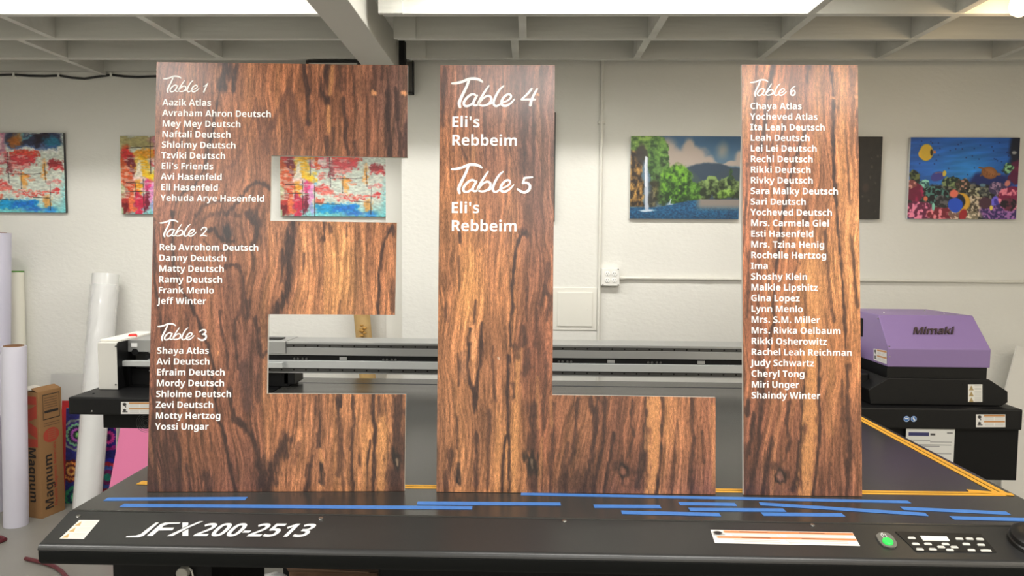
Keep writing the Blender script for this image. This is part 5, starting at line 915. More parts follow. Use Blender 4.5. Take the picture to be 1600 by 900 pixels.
# traced figure: (view origin x, y, scale), then strokes (points, width in px, strength[, colour])
FIG_E = dict(seed=3, base=[(250, 120, (138, 90, 74)), (300, 200, (158, 100, 72)), (400, 180, (182, 116, 76)), (450, 120, (170, 106, 70)), (430, 230, (140, 88, 62)), (520, 170, (136, 84, 60)), (560, 220, (140, 88, 62)), (625, 170, (108, 74, 64)), (250, 300, (150, 94, 72)), (330, 260, (166, 106, 76)), (400, 300, (164, 104, 72)), (360, 360, (138, 90, 68)), (250, 430, (140, 86, 64)), (310, 430, (150, 94, 68)), (410, 400, (182, 118, 82)), (400, 440, (150, 96, 66)), (250, 560, (118, 74, 58)), (330, 540, (142, 90, 66)), (390, 560, (112, 72, 58)), (250, 680, (104, 66, 54)), (310, 690, (140, 88, 60)), (360, 650, (132, 82, 60)), (250, 750, (84, 54, 46)), (380, 740, (118, 74, 58)), (440, 640, (164, 104, 70)), (500, 420, (198, 130, 84)), (540, 430, (214, 148, 90)), (600, 420, (188, 120, 80)), (440, 380, (190, 124, 84)), (480, 690, (168, 110, 74)), (540, 700, (156, 102, 68)), (590, 690, (206, 140, 84)), (620, 740, (92, 60, 48)), (600, 640, (180, 118, 76))],
    tilt=[(260, 250, -.16), (330, 300, -.2), (430, 200, .0), (560, 170, .0), (270, 480, .08), (340, 520, .15), (300, 700, .16), (370, 700, .2), (450, 700, -.18), (520, 420, .0), (440, 420, -.12), (560, 700, 0)],
    views=[((230, 95, 3.6), [([(440, 20), (450, 60), (430, 110), (410, 150)], 12, .85), ([(500, 20), (490, 90), (485, 165)], 6, .8), ([(470, 20), (470, 90)], 9, .6), ([(410, 150), (400, 220), (385, 290), (375, 340), (370, 400), (345, 500), (325, 580), (310, 640), (270, 710), (200, 750), (165, 800), (150, 880)], 3, .8), ([(215, 360), (210, 430), (170, 500), (145, 580), (125, 650)], 2.4, .5), ([(610, 220), (590, 330), (560, 440), (530, 520), (500, 580), (455, 610)], 4, .45, BR), ([(690, 730), (660, 705), (610, 695), (570, 720), (530, 780), (490, 830), (440, 880)], 4.5, .75), ([(650, 330), (670, 460)], 18, .55, BR), ([(410, 800), (350, 810), (300, 840), (280, 880)], 4, .55), ([(110, 40), (100, 300), (70, 600)], 16, .2, (120, 76, 66))]),
           ((420, 95, 5.805), [([(0, 640), (60, 530), (120, 400), (160, 300), (185, 270), (215, 330), (230, 440), (260, 560), (300, 700)], 7, .6, BR), ([(310, 40), (325, 150), (345, 260), (360, 420), (365, 560)], 6, .75), ([(365, 60), (370, 300)], 5, .45), ([(530, 50), (510, 130), (505, 220), (490, 310), (520, 360)], 10, .85), ([(650, 60), (660, 160), (650, 240)], 10, .55), ([(680, 350), (685, 480), (700, 600), (690, 700), (720, 840)], 5, .65), ([(520, 700), (530, 850)], 5, .65), ([(580, 620), (590, 850)], 4, .5), ([(780, 740), (790, 850)], 4, .55), ([(1070, 300), (1075, 450), (1085, 560), (1095, 700), (1100, 870)], 7, .85), ([(1150, 260), (1165, 420), (1175, 600), (1195, 760), (1200, 870)], 5, .7), ([(1070, 60), (1075, 200), (1080, 300)], 3.5, .65), ([(950, 60), (955, 260)], 7, .45), ([(1025, 60), (1030, 160)], 5, .5), ([(1240, 600), (1245, 870)], 7, .6), ([(570, 60), (560, 300)], 5, .6, LT), ([(540, 420), (545, 640)], 4, .6, LT), ([(820, 60), (830, 800)], 10, .35, (180, 120, 86)), ([(880, 300), (900, 850)], 3, .4), ([(760, 60), (770, 300)], 4, .4)]),
           ((230, 335, 3.6), [([(440, 105), (450, 140)], 12, .85, (44, 36, 38)), ([(345, 105), (375, 90), (395, 130), (430, 160), (480, 165)], 4.5, .85), ([(300, 120), (305, 60), (350, 15), (430, 0), (520, 20)], 5, .45), ([(400, 40), (480, 50), (540, 100), (530, 150)], 5, .4, BR), ([(590, 0), (620, 80), (615, 150), (595, 190)], 11, .75), ([(560, 10), (600, 60)], 6, .6), ([(270, 20), (255, 140), (250, 220)], 2.6, .55), ([(320, 160), (350, 200), (420, 218), (480, 205), (540, 190)], 2.6, .6), ([(140, 0), (145, 130), (140, 200), (150, 290), (170, 370), (190, 440)], 3.4, .8), ([(190, 440), (240, 510), (265, 560), (290, 620), (310, 690), (340, 740), (355, 800), (375, 890)], 4.2, .85), ([(40, 40), (45, 200), (40, 400), (65, 520), (75, 600), (85, 700)], 3.4, .65), ([(440, 310), (480, 295), (520, 310), (535, 370), (545, 450), (530, 540), (495, 610), (490, 680), (500, 760), (510, 880)], 4.5, .75), ([(555, 500), (565, 580)], 9, .85), ([(520, 320), (545, 450), (520, 560)], 10, .3, BR), ([(410, 560), (415, 650), (440, 740), (455, 880)], 3.6, .65), ([(610, 600), (620, 700), (635, 800), (655, 810), (670, 780)], 5.5, .75), ([(215, 560), (230, 640)], 2.4, .45), ([(480, 400), (500, 560)], 26, .35, BR), ([(300, 300), (330, 400), (420, 400)], 14, .3, BR), ([(398, 785), (400, 802)], 2.2, .9, OR_)]),
           ((225, 570, 4.39), [([(450, 60), (480, 130), (490, 250), (515, 400), (550, 490), (565, 600), (590, 700), (625, 870)], 4.4, .9), ([(590, 180), (595, 280), (620, 380), (690, 430), (750, 520), (775, 600), (785, 700), (820, 870)], 6.5, .8), ([(820, 700), (840, 870)], 22, .7), ([(680, 40), (700, 200), (710, 280)], 14, .7, (84, 56, 50)), ([(50, 180), (70, 300), (60, 400), (60, 500), (75, 640), (90, 860)], 5, .7), ([(210, 480), (240, 600), (245, 700), (240, 870)], 6, .75), ([(290, 700), (320, 860)], 5, .65), ([(425, 790), (435, 870)], 13, .7), ([(455, 480), (465, 600)], 2.6, .45), ([(140, 560), (150, 860)], 12, .4), ([(440, 60), (490, 250)], 10, .25), ([(780, 100), (780, 260)], 5, .5)]),
           ((410, 340, 5.626), [([(280, 60), (250, 160), (225, 250), (215, 380), (225, 520), (220, 640), (190, 720), (140, 790), (95, 860)], 12, .85), ([(175, 300), (170, 560)], 5, .5), ([(540, 40), (540, 200)], 4.5, .8), ([(590, 60), (600, 110)], 5, .55), ([(365, 320), (360, 460)], 2.6, .55), ([(1140, 80), (1080, 190), (1050, 300), (1035, 420), (1020, 560), (1025, 650), (1015, 850)], 3.8, .85), ([(1110, 130), (1140, 120)], 9, .7), ([(1150, 580), (1155, 800)], 9, .45), ([(680, 740), (672, 850)], 3.4, .6), ([(740, 60), (745, 160)], 3, .5), ([(930, 60), (935, 190)], 8, .35, BR), ([(560, 240), (555, 840)], 8, .45, (224, 158, 96)), ([(620, 360), (615, 840)], 12, .3, (222, 154, 94)), ([(530, 200), (530, 840)], 2, .45, BR)]),
           ((410, 610, 5.456), [([(640, 40), (645, 120), (645, 200)], 7, .9), ([(672, 50), (668, 140)], 3, .8), ([(650, 250), (660, 450), (650, 700)], 8, .5), ([(680, 500), (690, 860)], 5, .4), ([(455, 60), (450, 200)], 3, .5), ([(350, 60), (345, 250)], 6, .4, BR), ([(490, 180), (490, 480)], 2.6, .65), ([(470, 380), (480, 480)], 5, .6), ([(495, 630), (500, 800)], 6, .95, (42, 32, 30)), ([(210, 430), (150, 540), (110, 640), (70, 740), (40, 860)], 15, .75), ([(400, 650), (390, 760), (370, 870)], 7, .75), ([(430, 560), (410, 640)], 4, .55), ([(310, 460), (270, 620)], 5, .45, BR), ([(770, 60), (775, 260), (765, 440), (765, 620), (770, 860)], 4.6, .7), ([(820, 560), (830, 640)], 4, .5), ([(940, 40), (940, 200), (960, 330), (955, 500), (955, 700), (945, 860)], 5.4, .85), ([(915, 430), (915, 470), (895, 600), (885, 860)], 3, .85), ([(990, 60), (990, 260)], 4, .6), ([(1050, 60), (1060, 280)], 3, .4), ([(1160, 80), (1150, 300), (1150, 500), (1140, 700), (1150, 870)], 15, .7), ([(1120, 560), (1150, 640)], 12, .9, (36, 28, 26)), ([(1145, 590), (1150, 640)], 2.4, .6, (180, 150, 120)), ([(1030, 250), (1020, 500), (1010, 860)], 10, .7, LT), ([(860, 300), (870, 860)], 6, .5, LT), ([(490, 520), (510, 600)], 5, .5, LT), ([(490, 815), (500, 830)], 5, .7, OR_)]),
           ((420, 95, 5.805), [([(948, 290), (968, 296)], 4, .95, OR_), ([(1212, 290), (1232, 296)], 4, .9, OR_), ([(5, 280), (10, 285)], 2.5, .8, OR_)])])
FIG_L = dict(seed=11, base=[(700, 120, (132, 84, 64)), (760, 130, (142, 92, 72)), (845, 140, (126, 86, 74)), (700, 240, (176, 112, 72)), (770, 250, (148, 94, 68)), (850, 250, (120, 80, 66)), (720, 330, (198, 130, 80)), (780, 330, (170, 108, 70)), (850, 320, (128, 82, 64)), (700, 440, (186, 120, 76)), (735, 450, (214, 146, 86)), (780, 440, (186, 120, 76)), (850, 430, (150, 94, 66)), (700, 560, (180, 118, 76)), (770, 560, (150, 98, 66)), (840, 560, (132, 80, 58)), (710, 660, (160, 106, 70)), (760, 680, (140, 92, 64)), (790, 700, (204, 138, 82)), (850, 680, (140, 86, 60)), (900, 660, (142, 92, 64)), (900, 750, (104, 68, 50)), (960, 680, (136, 86, 62)), (1000, 760, (124, 78, 60)), (1050, 660, (176, 114, 76)), (1100, 680, (152, 96, 68)), (1090, 760, (122, 76, 62))],
    tilt=[(770, 200, 0), (770, 450, -.03), (770, 680, 0), (900, 690, -.16), (980, 680, -.14), (1080, 690, -.02)],
    views=[((680, 95, 3.911), [([(560, 280), (545, 420), (540, 550), (545, 690)], 8, .65), ([(600, 280), (605, 450), (600, 640)], 3.6, .6), ([(160, 540), (200, 620)], 3.4, .5), ([(300, 330), (310, 660)], 3.4, .4), ([(60, 60), (50, 200), (45, 400)], 6, .5), ([(220, 60), (215, 300)], 7, .3), ([(330, 60), (320, 200)], 4, .35), ([(460, 100), (450, 560)], 3, .3), ([(650, 60), (660, 800)], 5, .3), ([(240, 480), (230, 640)], 5, .4, LT), ([(625, 208), (630, 212)], 2.6, .9, OR_), ([(120, 320), (110, 560)], 3, .4), ([(430, 540), (440, 700)], 3, .35)]),
           ((680, 315, 3.911), [([(560, 195), (520, 225), (490, 320), (480, 440), (470, 560), (470, 680), (455, 760), (460, 890)], 3.8, .85), ([(530, 200), (556, 205)], 8, .8), ([(540, 100), (540, 190)], 6, .4, BR), ([(150, 190), (150, 260)], 3.6, .75), ([(145, 350), (145, 560)], 2.6, .5), ([(65, 640), (65, 740)], 6, .45), ([(245, 620), (235, 760)], 3, .65), ([(690, 400), (670, 550), (640, 640)], 6, .45), ([(705, 600), (680, 740)], 6, .5), ([(540, 790), (545, 870)], 8, .6), ([(560, 540), (560, 740)], 3, .4), ([(670, 540), (672, 570)], 8, .5), ([(480, 640), (482, 660)], 4, .6), ([(232, 780), (234, 900)], 5.5, .95, OR_), ([(212, 790), (200, 890)], 3.6, .8), ([(285, 755), (280, 890)], 4.4, .75), ([(200, 330), (190, 700)], 14, .3, (222, 154, 90)), ([(620, 680), (610, 890)], 5, .4), ([(460, 120), (430, 300)], 4, .3, BR)]),
           ((680, 540, 3.83), [([(228, -10), (232, 120), (240, 225)], 6, .95, OR_), ([(205, 0), (195, 120), (205, 220), (230, 300), (235, 410)], 4, .9), ([(252, 190), (245, 330), (238, 400)], 4, .85), ([(280, 0), (270, 120), (255, 180)], 5, .75), ([(165, 60), (180, 220)], 8, .3, (90, 70, 66)), ([(440, 80), (435, 220), (435, 400), (440, 560), (445, 870)], 4.6, .85), ([(428, 545), (412, 610), (405, 720), (400, 870)], 3.2, .9), ([(325, 400), (320, 560), (310, 870)], 5, .55), ([(345, 20), (345, 200), (360, 340)], 3.6, .5), ([(135, 60), (140, 250)], 3.4, .6), ([(130, 440), (130, 620)], 3.4, .5), ([(135, 715), (133, 835)], 7, .95, (42, 32, 30)), ([(90, 640), (60, 870)], 7, .6), ([(245, 540), (245, 870)], 6, .65), ([(500, 60), (490, 220), (480, 480), (470, 870)], 8, .65, LT), ([(380, 420), (370, 870)], 5, .4, LT), ([(590, 380), (580, 620), (590, 870)], 13, .7), ([(565, 680), (588, 735)], 14, .9, (38, 30, 27)), ([(575, 690), (582, 735)], 2.6, .55, (176, 146, 116)), ([(480, 20), (490, 70)], 8, .5), ([(560, 50), (540, 180)], 7, .55), ([(465, 240), (470, 320)], 5, .6), ([(660, 60), (650, 500)], 5, .5), ([(610, 200), (615, 500)], 4, .35, LT), ([(640, 560), (620, 870)], 3.4, .4, LT), ([(135, 840), (138, 850)], 4, .7, OR_), ([(378, 85), (381, 92)], 2.6, .95, (245, 235, 215))]),
           ((855, 612, 5.422), [([(260, 60), (250, 140), (245, 300), (220, 520), (170, 640), (150, 850)], 5, .7), ([(375, 60), (375, 160)], 6, .7), ([(430, 60), (410, 180), (410, 320), (390, 480), (360, 640), (330, 740), (310, 850)], 6, .75), ([(490, 60), (490, 280), (470, 480), (430, 640), (400, 760), (380, 860)], 5, .8), ([(565, 360), (545, 500), (510, 680), (480, 850)], 4.2, .85), ([(720, 80), (705, 280), (735, 380), (700, 500), (680, 560)], 3.6, .65), ([(850, 50), (840, 200), (830, 400), (820, 520), (800, 620), (780, 720), (765, 790)], 9, .85, (66, 45, 40)), ([(830, 540), (820, 660)], 9, .7), ([(910, 50), (908, 400), (895, 860)], 18, .85, (208, 142, 88)), ([(975, 50), (985, 160), (970, 300), (970, 500), (950, 680), (925, 860)], 4, .85), ([(1225, 60), (1220, 250), (1240, 420), (1225, 600), (1220, 860)], 6, .7), ([(1100, 250), (1075, 650), (1060, 860)], 3.2, .5), ([(1310, 350), (1325, 600)], 4, .45), ([(560, 640), (640, 610), (740, 690)], 9, .55), ([(605, 660), (640, 622), (680, 660), (672, 705), (640, 725), (610, 700), (605, 660)], 5, .9, (38, 28, 26)), ([(636, 672), (650, 690)], 7, .7, (134, 88, 70)), ([(645, 720), (640, 780)], 3, .7), ([(160, 780), (330, 780)], 26, .4), ([(60, 100), (50, 400), (20, 860)], 5, .6), ([(175, 450), (120, 700), (100, 860)], 5, .55), ([(30, 60), (40, 300)], 4, .4, LT), ([(1040, 60), (1030, 400)], 14, .25, LT), ([(1400, 120), (1410, 800)], 5, .35, LT)])])
FIG_I = dict(seed=23, base=[(1170, 130, (196, 128, 88)), (1210, 150, (176, 110, 74)), (1250, 130, (148, 92, 68)), (1280, 160, (190, 122, 78)), (1320, 150, (186, 122, 80)), (1170, 280, (172, 104, 70)), (1230, 260, (158, 96, 68)), (1280, 280, (186, 118, 76)), (1320, 290, (196, 128, 82)), (1170, 420, (164, 98, 66)), (1225, 420, (160, 98, 66)), (1275, 440, (216, 148, 88)), (1320, 430, (202, 134, 84)), (1180, 560, (146, 88, 62)), (1230, 560, (150, 92, 64)), (1270, 560, (206, 138, 84)), (1320, 560, (186, 120, 76)), (1180, 690, (124, 76, 56)), (1225, 660, (132, 82, 60)), (1290, 680, (158, 100, 68)), (1330, 700, (142, 90, 64)), (1190, 760, (106, 68, 54)), (1300, 760, (136, 86, 62))],
    tilt=[(1190, 200, -.08), (1250, 250, -.1), (1310, 250, .03), (1200, 420, -.06), (1310, 430, .07), (1190, 680, -.14), (1290, 680, -.02)],
    views=[((1155, 95, 3.913), [([(105, 40), (100, 200), (85, 420)], 3.8, .6), ([(210, 30), (190, 120), (170, 240), (155, 380), (130, 560)], 5, .75), ([(420, 30), (425, 110)], 8, .7), ([(360, 60), (360, 230)], 22, .35, BR), ([(555, 30), (570, 140), (575, 300), (575, 440), (575, 560), (580, 720), (595, 890)], 5, .9), ([(535, 40), (560, 400)], 9, .3, BR), ([(645, 430), (655, 520), (665, 700), (680, 890)], 3, .5), ([(410, 430), (350, 580), (320, 700), (295, 820), (285, 890)], 5, .7), ([(300, 270), (270, 430), (235, 520)], 3.2, .5), ([(205, 500), (180, 680)], 3.6, .65), ([(45, 640), (40, 890)], 3.6, .45), ([(690, 60), (700, 400)], 5, .35), ([(640, 40), (625, 890)], 8, .4, LT), ([(480, 60), (480, 600)], 10, .35, LT), ([(430, 60), (435, 260)], 2, .5, OR_), ([(60, 60), (40, 500)], 9, .35, LT), ([(562, 228), (578, 232)], 4, .95, OR_), ([(715, 220), (726, 226)], 4, .9, OR_), ([(725, 300), (722, 600)], 4, .5), ([(380, 300), (420, 420)], 14, .35, BR)]),
           ((1155, 320, 3.913), [([(270, 0), (265, 100), (240, 260), (225, 400), (215, 520), (205, 620), (215, 720), (190, 800), (180, 890)], 4, .8), ([(590, 0), (600, 120), (615, 280), (625, 420), (640, 600), (645, 760), (655, 890)], 4, .8), ([(525, 180), (540, 380), (550, 560), (580, 720)], 4, .6), ([(680, 200), (700, 380), (720, 640)], 4, .6), ([(410, 0), (405, 120)], 8, .5), ([(40, 0), (25, 300)], 3, .5), ([(60, 300), (50, 700)], 3.6, .5), ([(340, 290), (365, 370), (320, 480)], 4, .45), ([(400, 440), (405, 700)], 3.4, .45), ([(330, 500), (340, 880)], 12, .25, BR), ([(440, 300), (450, 880)], 10, .45, LT), ([(500, 500), (490, 880)], 9, .35, LT), ([(680, 20), (660, 300)], 7, .35, LT)]),
           ((1155, 545, 3.862), [([(400, 160), (390, 300), (385, 420), (375, 560), (365, 660), (350, 780), (325, 850)], 8, .85), ([(380, 560), (365, 700)], 9, .6), ([(440, 30), (435, 300), (432, 500), (405, 880)], 17, .8, (208, 142, 86)), ([(480, 60), (480, 330), (490, 420), (480, 600), (460, 760), (445, 890)], 4, .8), ([(655, 120), (650, 330), (670, 540), (660, 700), (650, 880)], 6, .65), ([(670, 580), (660, 720)], 9, .5), ([(620, 200), (625, 480)], 3.2, .45), ([(55, 330), (50, 400)], 6, .8), ([(88, 410), (75, 520), (60, 640)], 5.4, .85), ([(145, 150), (130, 400), (120, 560), (90, 740), (50, 880)], 5, .75), ([(200, 540), (175, 680), (140, 880)], 5, .8), ([(300, 330), (285, 460), (310, 560), (270, 680)], 4.4, .65), ([(170, 720), (240, 720), (290, 770)], 9, .55), ([(215, 770), (245, 738), (275, 765), (268, 795), (245, 806), (222, 795), (215, 770)], 4.4, .9, (38, 28, 26)), ([(242, 768), (250, 785)], 7, .7, (140, 96, 80)), ([(545, 700), (540, 880)], 4, .45), ([(30, 600), (40, 880)], 8, .5), ([(560, 60), (550, 500)], 12, .3, LT)])])
def wood_face(L, quads, fig):
    """a fine grid over each rectangle of the letter carrying the printed figure"""
    VS, CS, QS = [], [], []; base = 0
    for q in quads:
        uvq = []
        for (x, y) in q:
            u, v = L.uv(x, y); uvq.append((u, max(v, 0)))
        nx = int((q[1][0] - q[0][0]) / 1.5); ny = int((q[3][1] - q[0][1]) / 1.5)
        sx, sy = np.meshgrid(np.linspace(0, 1, nx), np.linspace(0, 1, ny)); a, b_, c_, d_ = (np.array(p) for p in uvq)
        P = ((a * (1 - sx[..., None]) + b_ * sx[..., None]) * (1 - sy[..., None]) + (d_ * (1 - sx[..., None]) + c_ * sx[..., None]) * sy[..., None]).reshape(-1, 2)
        loc = np.stack([P[:, 0], np.full(len(P), -.0007), P[:, 1]], -1)
        qa, qb, qc, qd = (np.array(p, float) for p in q)                                          # drawing coordinates of the print
        XY = ((qa * (1 - sx[..., None]) + qb * sx[..., None]) * (1 - sy[..., None]) + (qd * (1 - sx[..., None]) + qc * sx[..., None]) * sy[..., None]).reshape(-1, 2); X, Y = XY[:, 0], XY[:, 1]
        # ground tone
        C = np.zeros((len(P), 3)); Wt = np.zeros(len(P)); D = np.zeros(len(P)); Wd = np.zeros(len(P))
        for (x, y, c) in fig['base']:
            k = 1 / (((X - x) / 1.0) ** 2 + ((Y - y) * .55) ** 2 + 300) ** 1.6; C += k[:, None] * np.array(c); Wt += k
        C /= Wt[:, None]
        for (x, y, t) in fig['tilt']:
            k = 1 / ((X - x) ** 2 + ((Y - y) * .7) ** 2 + 900) ** 1.5; D += k * t * (Y - y); Wd += k
        G = X - D / Wd; s = fig['seed']
        G = G + (fbm(X / 60, Y / 140, s, 3) - .5) * 26
        n1 = fbm(G / 16, Y / 420, s + 1, 3); n2 = fbm(G / 5, Y / 130, s + 2, 3); n3 = fbm(G / 2.2, Y / 34, s + 3, 2)
        k = np.clip((.46 - n1) * 4.0, 0, 1)[:, None]; C = C * (1 - .3 * k) + np.array(DK) * 1.25 * .3 * k
        k = np.clip((n1 - .55) * 4.0, 0, 1)[:, None]; C = C * (1 - .3 * k) + np.array(LT) * .3 * k
        C *= (.80 + .40 * n2)[:, None]; C *= (.62 + .76 * n3)[:, None]
        th = np.abs(fbm(G / 9, Y / 500, s + 5, 2) - .5); C *= (1 - .2 * (1 - sst(th, .0, .035)) * sst(fbm(X / 30, Y / 120, s + 6, 2), .4, .6))[:, None]
        jit = (fbm(X / 3, Y / 14, s + 8, 2) - .5); rough_ = fbm(X / 2.0, Y / 12, s + 9, 2)
        for (ox, oy, sc), strokes in fig['views']:
            for st in strokes:
                pts = [(ox + x / sc, oy + y / sc) for x, y in st[0]]; wd, amt = st[1] * 1.3, min(.97, st[2] * 1.15); col = st[3] if len(st) > 3 else DK
                xs_, ys_ = [p[0] for p in pts], [p[1] for p in pts]
                sel = np.where((X > min(xs_) - wd * 2) & (X < max(xs_) + wd * 2) & (Y > min(ys_) - wd * 2) & (Y < max(ys_) + wd * 2))[0]
                if not len(sel): continue
                x, y = X[sel], Y[sel]; dm = np.full(len(sel), 1e9)
                for i in range(len(pts) - 1):
                    (x0, y0), (x1, y1) = pts[i], pts[i + 1]; t = np.clip(((x - x0) * (x1 - x0) + (y - y0) * (y1 - y0)) / ((x1 - x0) ** 2 + (y1 - y0) ** 2 + 1e-9), 0, 1)
                    dm = np.minimum(dm, np.hypot(x - x0 - t * (x1 - x0), (y - y0 - t * (y1 - y0)) * .8))
                mk = (1 - sst(dm + jit[sel] * wd * .9, wd * .15, wd * .75)) * amt * (.68 + .6 * rough_[sel]).clip(0, 1)
                C[sel] = C[sel] * (1 - mk[:, None]) + np.array(col) * mk[:, None]
        i = np.arange(nx * ny).reshape(ny, nx) + base; QS.append(np.stack([i[:-1, :-1], i[1:, :-1], i[1:, 1:], i[:-1, 1:]], -1).reshape(-1, 4)); base += nx * ny
        lum = C @ np.array((.3, .59, .11)); VS.append(loc); CS.append((C * .94 + lum[:, None] * .06) * .98)
    Vv, Cc, q = np.concatenate(VS), np.concatenate(CS), np.concatenate(QS)
    me = bpy.data.meshes.new('wood_print'); me.vertices.add(len(Vv)); me.vertices.foreach_set('co', Vv.reshape(-1))
    me.loops.add(q.size); me.loops.foreach_set('vertex_index', q.reshape(-1).astype(np.int32)); me.polygons.add(len(q))
    me.polygons.foreach_set('loop_start', np.arange(0, q.size, 4, dtype=np.int32)); me.update(calc_edges=True)
    c = np.clip(Cc, 0, 255) / 255.; c = np.where(c <= .04045, c / 12.92, ((c + .055) / 1.055) ** 2.4)
    at_ = me.color_attributes.new('ink', 'FLOAT_COLOR', 'POINT'); at_.data.foreach_set('color', np.concatenate([c, np.ones((len(c), 1))], -1).reshape(-1).astype(np.float32))
    me.materials.append(M_wood); o = bpy.data.objects.new('wood_print', me); COL.objects.link(o); o.parent = L.e
    return o

E1.board(pE, M_back)
wood_face(E1, [[(245, 97), (426.7, 99.3), (414.1, 768.5), (230, 769)], [(426.7, 99.3), (637, 102), (636.5, 246), (424, 243)], [(421, 345), (620, 348), (617, 492), (419, 491)], [(417, 615), (634, 616), (632, 768), (414.1, 768.5)]], FIG_E)
sE = E1.size('Avraham Ahron Deutsch', (254.2, 181), (424.1, 181))
E1.title('1', (255.8, 123.2), 56.2); E1.title('2', (250.4, 348.2), 57); E1.title('3', (246.9, 509.9), 57)
E1.lines(['Aazik Atlas', 'Avraham Ahron Deutsch', 'Mey Mey Deutsch', 'Naftali Deutsch', 'Shloimy Deutsch', 'Tzviki Deutsch', "Eli's Friends", 'Avi Hasenfeld', 'Eli Hasenfeld', 'Yehuda Arye Hasenfeld'], (253.8, 164.8), (250.6, 314), sE)
E1.lines(['Reb Avrohom Deutsch', 'Danny Deutsch', 'Matty Deutsch', 'Ramy Deutsch', 'Frank Menlo', 'Jeff Winter'], (248.6, 391), (246.6, 475), sE)
E1.lines(['Shaya Atlas', 'Avi Deutsch', 'Efraim Deutsch', 'Mordy Deutsch', 'Shloime Deutsch', 'Zevi Deutsch', 'Motty Hertzog', 'Yossi Ungar'], (245.2, 552.6), (242.4, 671.4), sE)

L1 = Letter((682, 769), (1118, 773), 'wood-grain letter L sign listing Tables 4 and 5')
pL = [L1.uv(*p) for p in ((688, 102), (867, 102), (863, 617), (1118, 621))] + [(L1.uv(1118, 773)[0], 0), (0, 0)]
L1.board(pL, M_back)
wood_face(L1, [[(688, 102), (867, 102), (861.8, 770.6), (682, 769)], [(863, 617), (1118, 621), (1118, 773), (861.8, 770.6)]], FIG_L)
sL = L1.size('Rebbeim', (706.8, 226), (807.7, 226))
L1.title('4', (706.3, 130), 98); L1.title('5', (705.6, 264.1), 97.2)
L1.lines(["Eli's", 'Rebbeim'], (704.6, 198.8), (704.6, 227.4), sL); L1.lines(["Eli's", 'Rebbeim'], (703.8, 332.8), (703.8, 361), sL)

I1 = Letter((1162, 774), (1347, 776), 'wood-grain letter I sign listing guests for Table 6')
pI = [I1.uv(1159, 101), I1.uv(1340, 102), (I1.uv(1347, 776)[0], 0), (0, 0)]
I1.board(pI, M_back)
wood_face(I1, [[(1159, 101), (1340, 102), (1347, 776), (1162, 774)]], FIG_I)
sI = I1.size('Rachel Leah Reichman', (1174, 553), (1330, 553))
I1.title('6', (1172.4, 128.9), 56)
I1.lines(['Chaya Atlas', 'Yocheved Atlas', 'Ita Leah Deutsch', 'Leah Deutsch', 'Lei Lei Deutsch', 'Rechi Deutsch', 'Rikki Deutsch', 'Rivky Deutsch', 'Sara Malky Deutsch', 'Sari Deutsch', 'Yocheved Deutsch', 'Mrs. Carmela Giel', 'Esti Hasenfeld', 'Mrs. Tzina Henig', 'Rochelle Hertzog', 'Ima', 'Shoshy Klein', 'Malkie Lipshitz', 'Gina Lopez', 'Lynn Menlo', 'Mrs. S.M. Miller', 'Mrs. Rivka Oelbaum', 'Rikki Osherowitz', 'Rachel Leah Reichman', 'Judy Schwartz', 'Cheryl Tong', 'Miri Unger', 'Shaindy Winter'], (1171.4, 170.6), (1173.4, 622.4), sI)

# ================================================================ things along the left wall
M_roll = mat('white_media', (222, 220, 232), .5, noise=(3, (212, 210, 224), .25, (3, 3, .3)))
M_core = mat('brown_core', (140, 104, 74), .7)
def roll(name, base, top, r, ml, label, core=True, core_m=None, cat='roll', group='rolls standing against the left wall'):
    base, top = Vector(base), Vector(top); t = thing(name, base, label, cat, group); ax = (top - base).normalized(); L = (top - base).length
    lift = r * math.hypot(ax.x, ax.y)
    base = base + Vector((0, 0, lift))
    MB().lathe([(r * .82, 0), (r, 0), (r, L), (r * .82, L), (r * .82, .02)], base, ax, 36).build('sheet_roll', ml, t, smooth=True)
    if core:
        MB().lathe([(r * .74, .004), (r * .815, .004), (r * .815, L + .003), (r * .70, L + .003), (r * .70, .05)], base, ax, 30).build('core', core_m or M_core, t, smooth=True)
    return t, base, ax, L
def on_floor(px, py): return at(px, py, z=0)
# roll with a brown core in front
b_ = on_floor(26, 818); yb2 = b_.y + .0
tB = roll('media_roll', (at(24.5, 700, y=yb2).x, yb2 - .02, 0), at(21.5, 541, y=yb2 - .02), .064, M_roll, 'white media roll with a brown core beside the cardboard box')
yS = yb2 - .09
MB().prism([at(x, y, y=yS + .02 * k) for k, (x, y) in enumerate(((-14, 552), (12, 551), (22, 556), (14, 592), (4, 640), (-14, 690)))], (0, .002, 0)).build('loose_end', M_roll, tB[0])
# large roll cut by the left edge
tb_ = at(-28, 364, y=4.25)
tR, bR, aR, LR = roll('media_roll', (at(-22, 800, y=4.27).x, 4.27, 0), (tb_.x, 4.29, tb_.z), .124, mat('lilac_white_media', (208, 206, 224), .5), 'tall wide white roll cut off by the left edge', True)
# slim cream roll with green band
yq2 = 4.49; pt = at(22.5, 425, y=yq2 + .04); pb2 = at(30, 600, y=yq2)
t, b2, ax, L = roll('media_roll', (pb2.x, yq2 - .02, 0), (pt.x, yq2 + .06, pt.z), .041, mat('cream_media', (232, 229, 214), .55), 'slim cream roll with green top band behind the cored roll', False)
MB().lathe([(.0425, L - .006), (.0425, L + .004)], b2, ax, 24).build('green_band', mat('green_band', (90, 140, 60), .5), t)
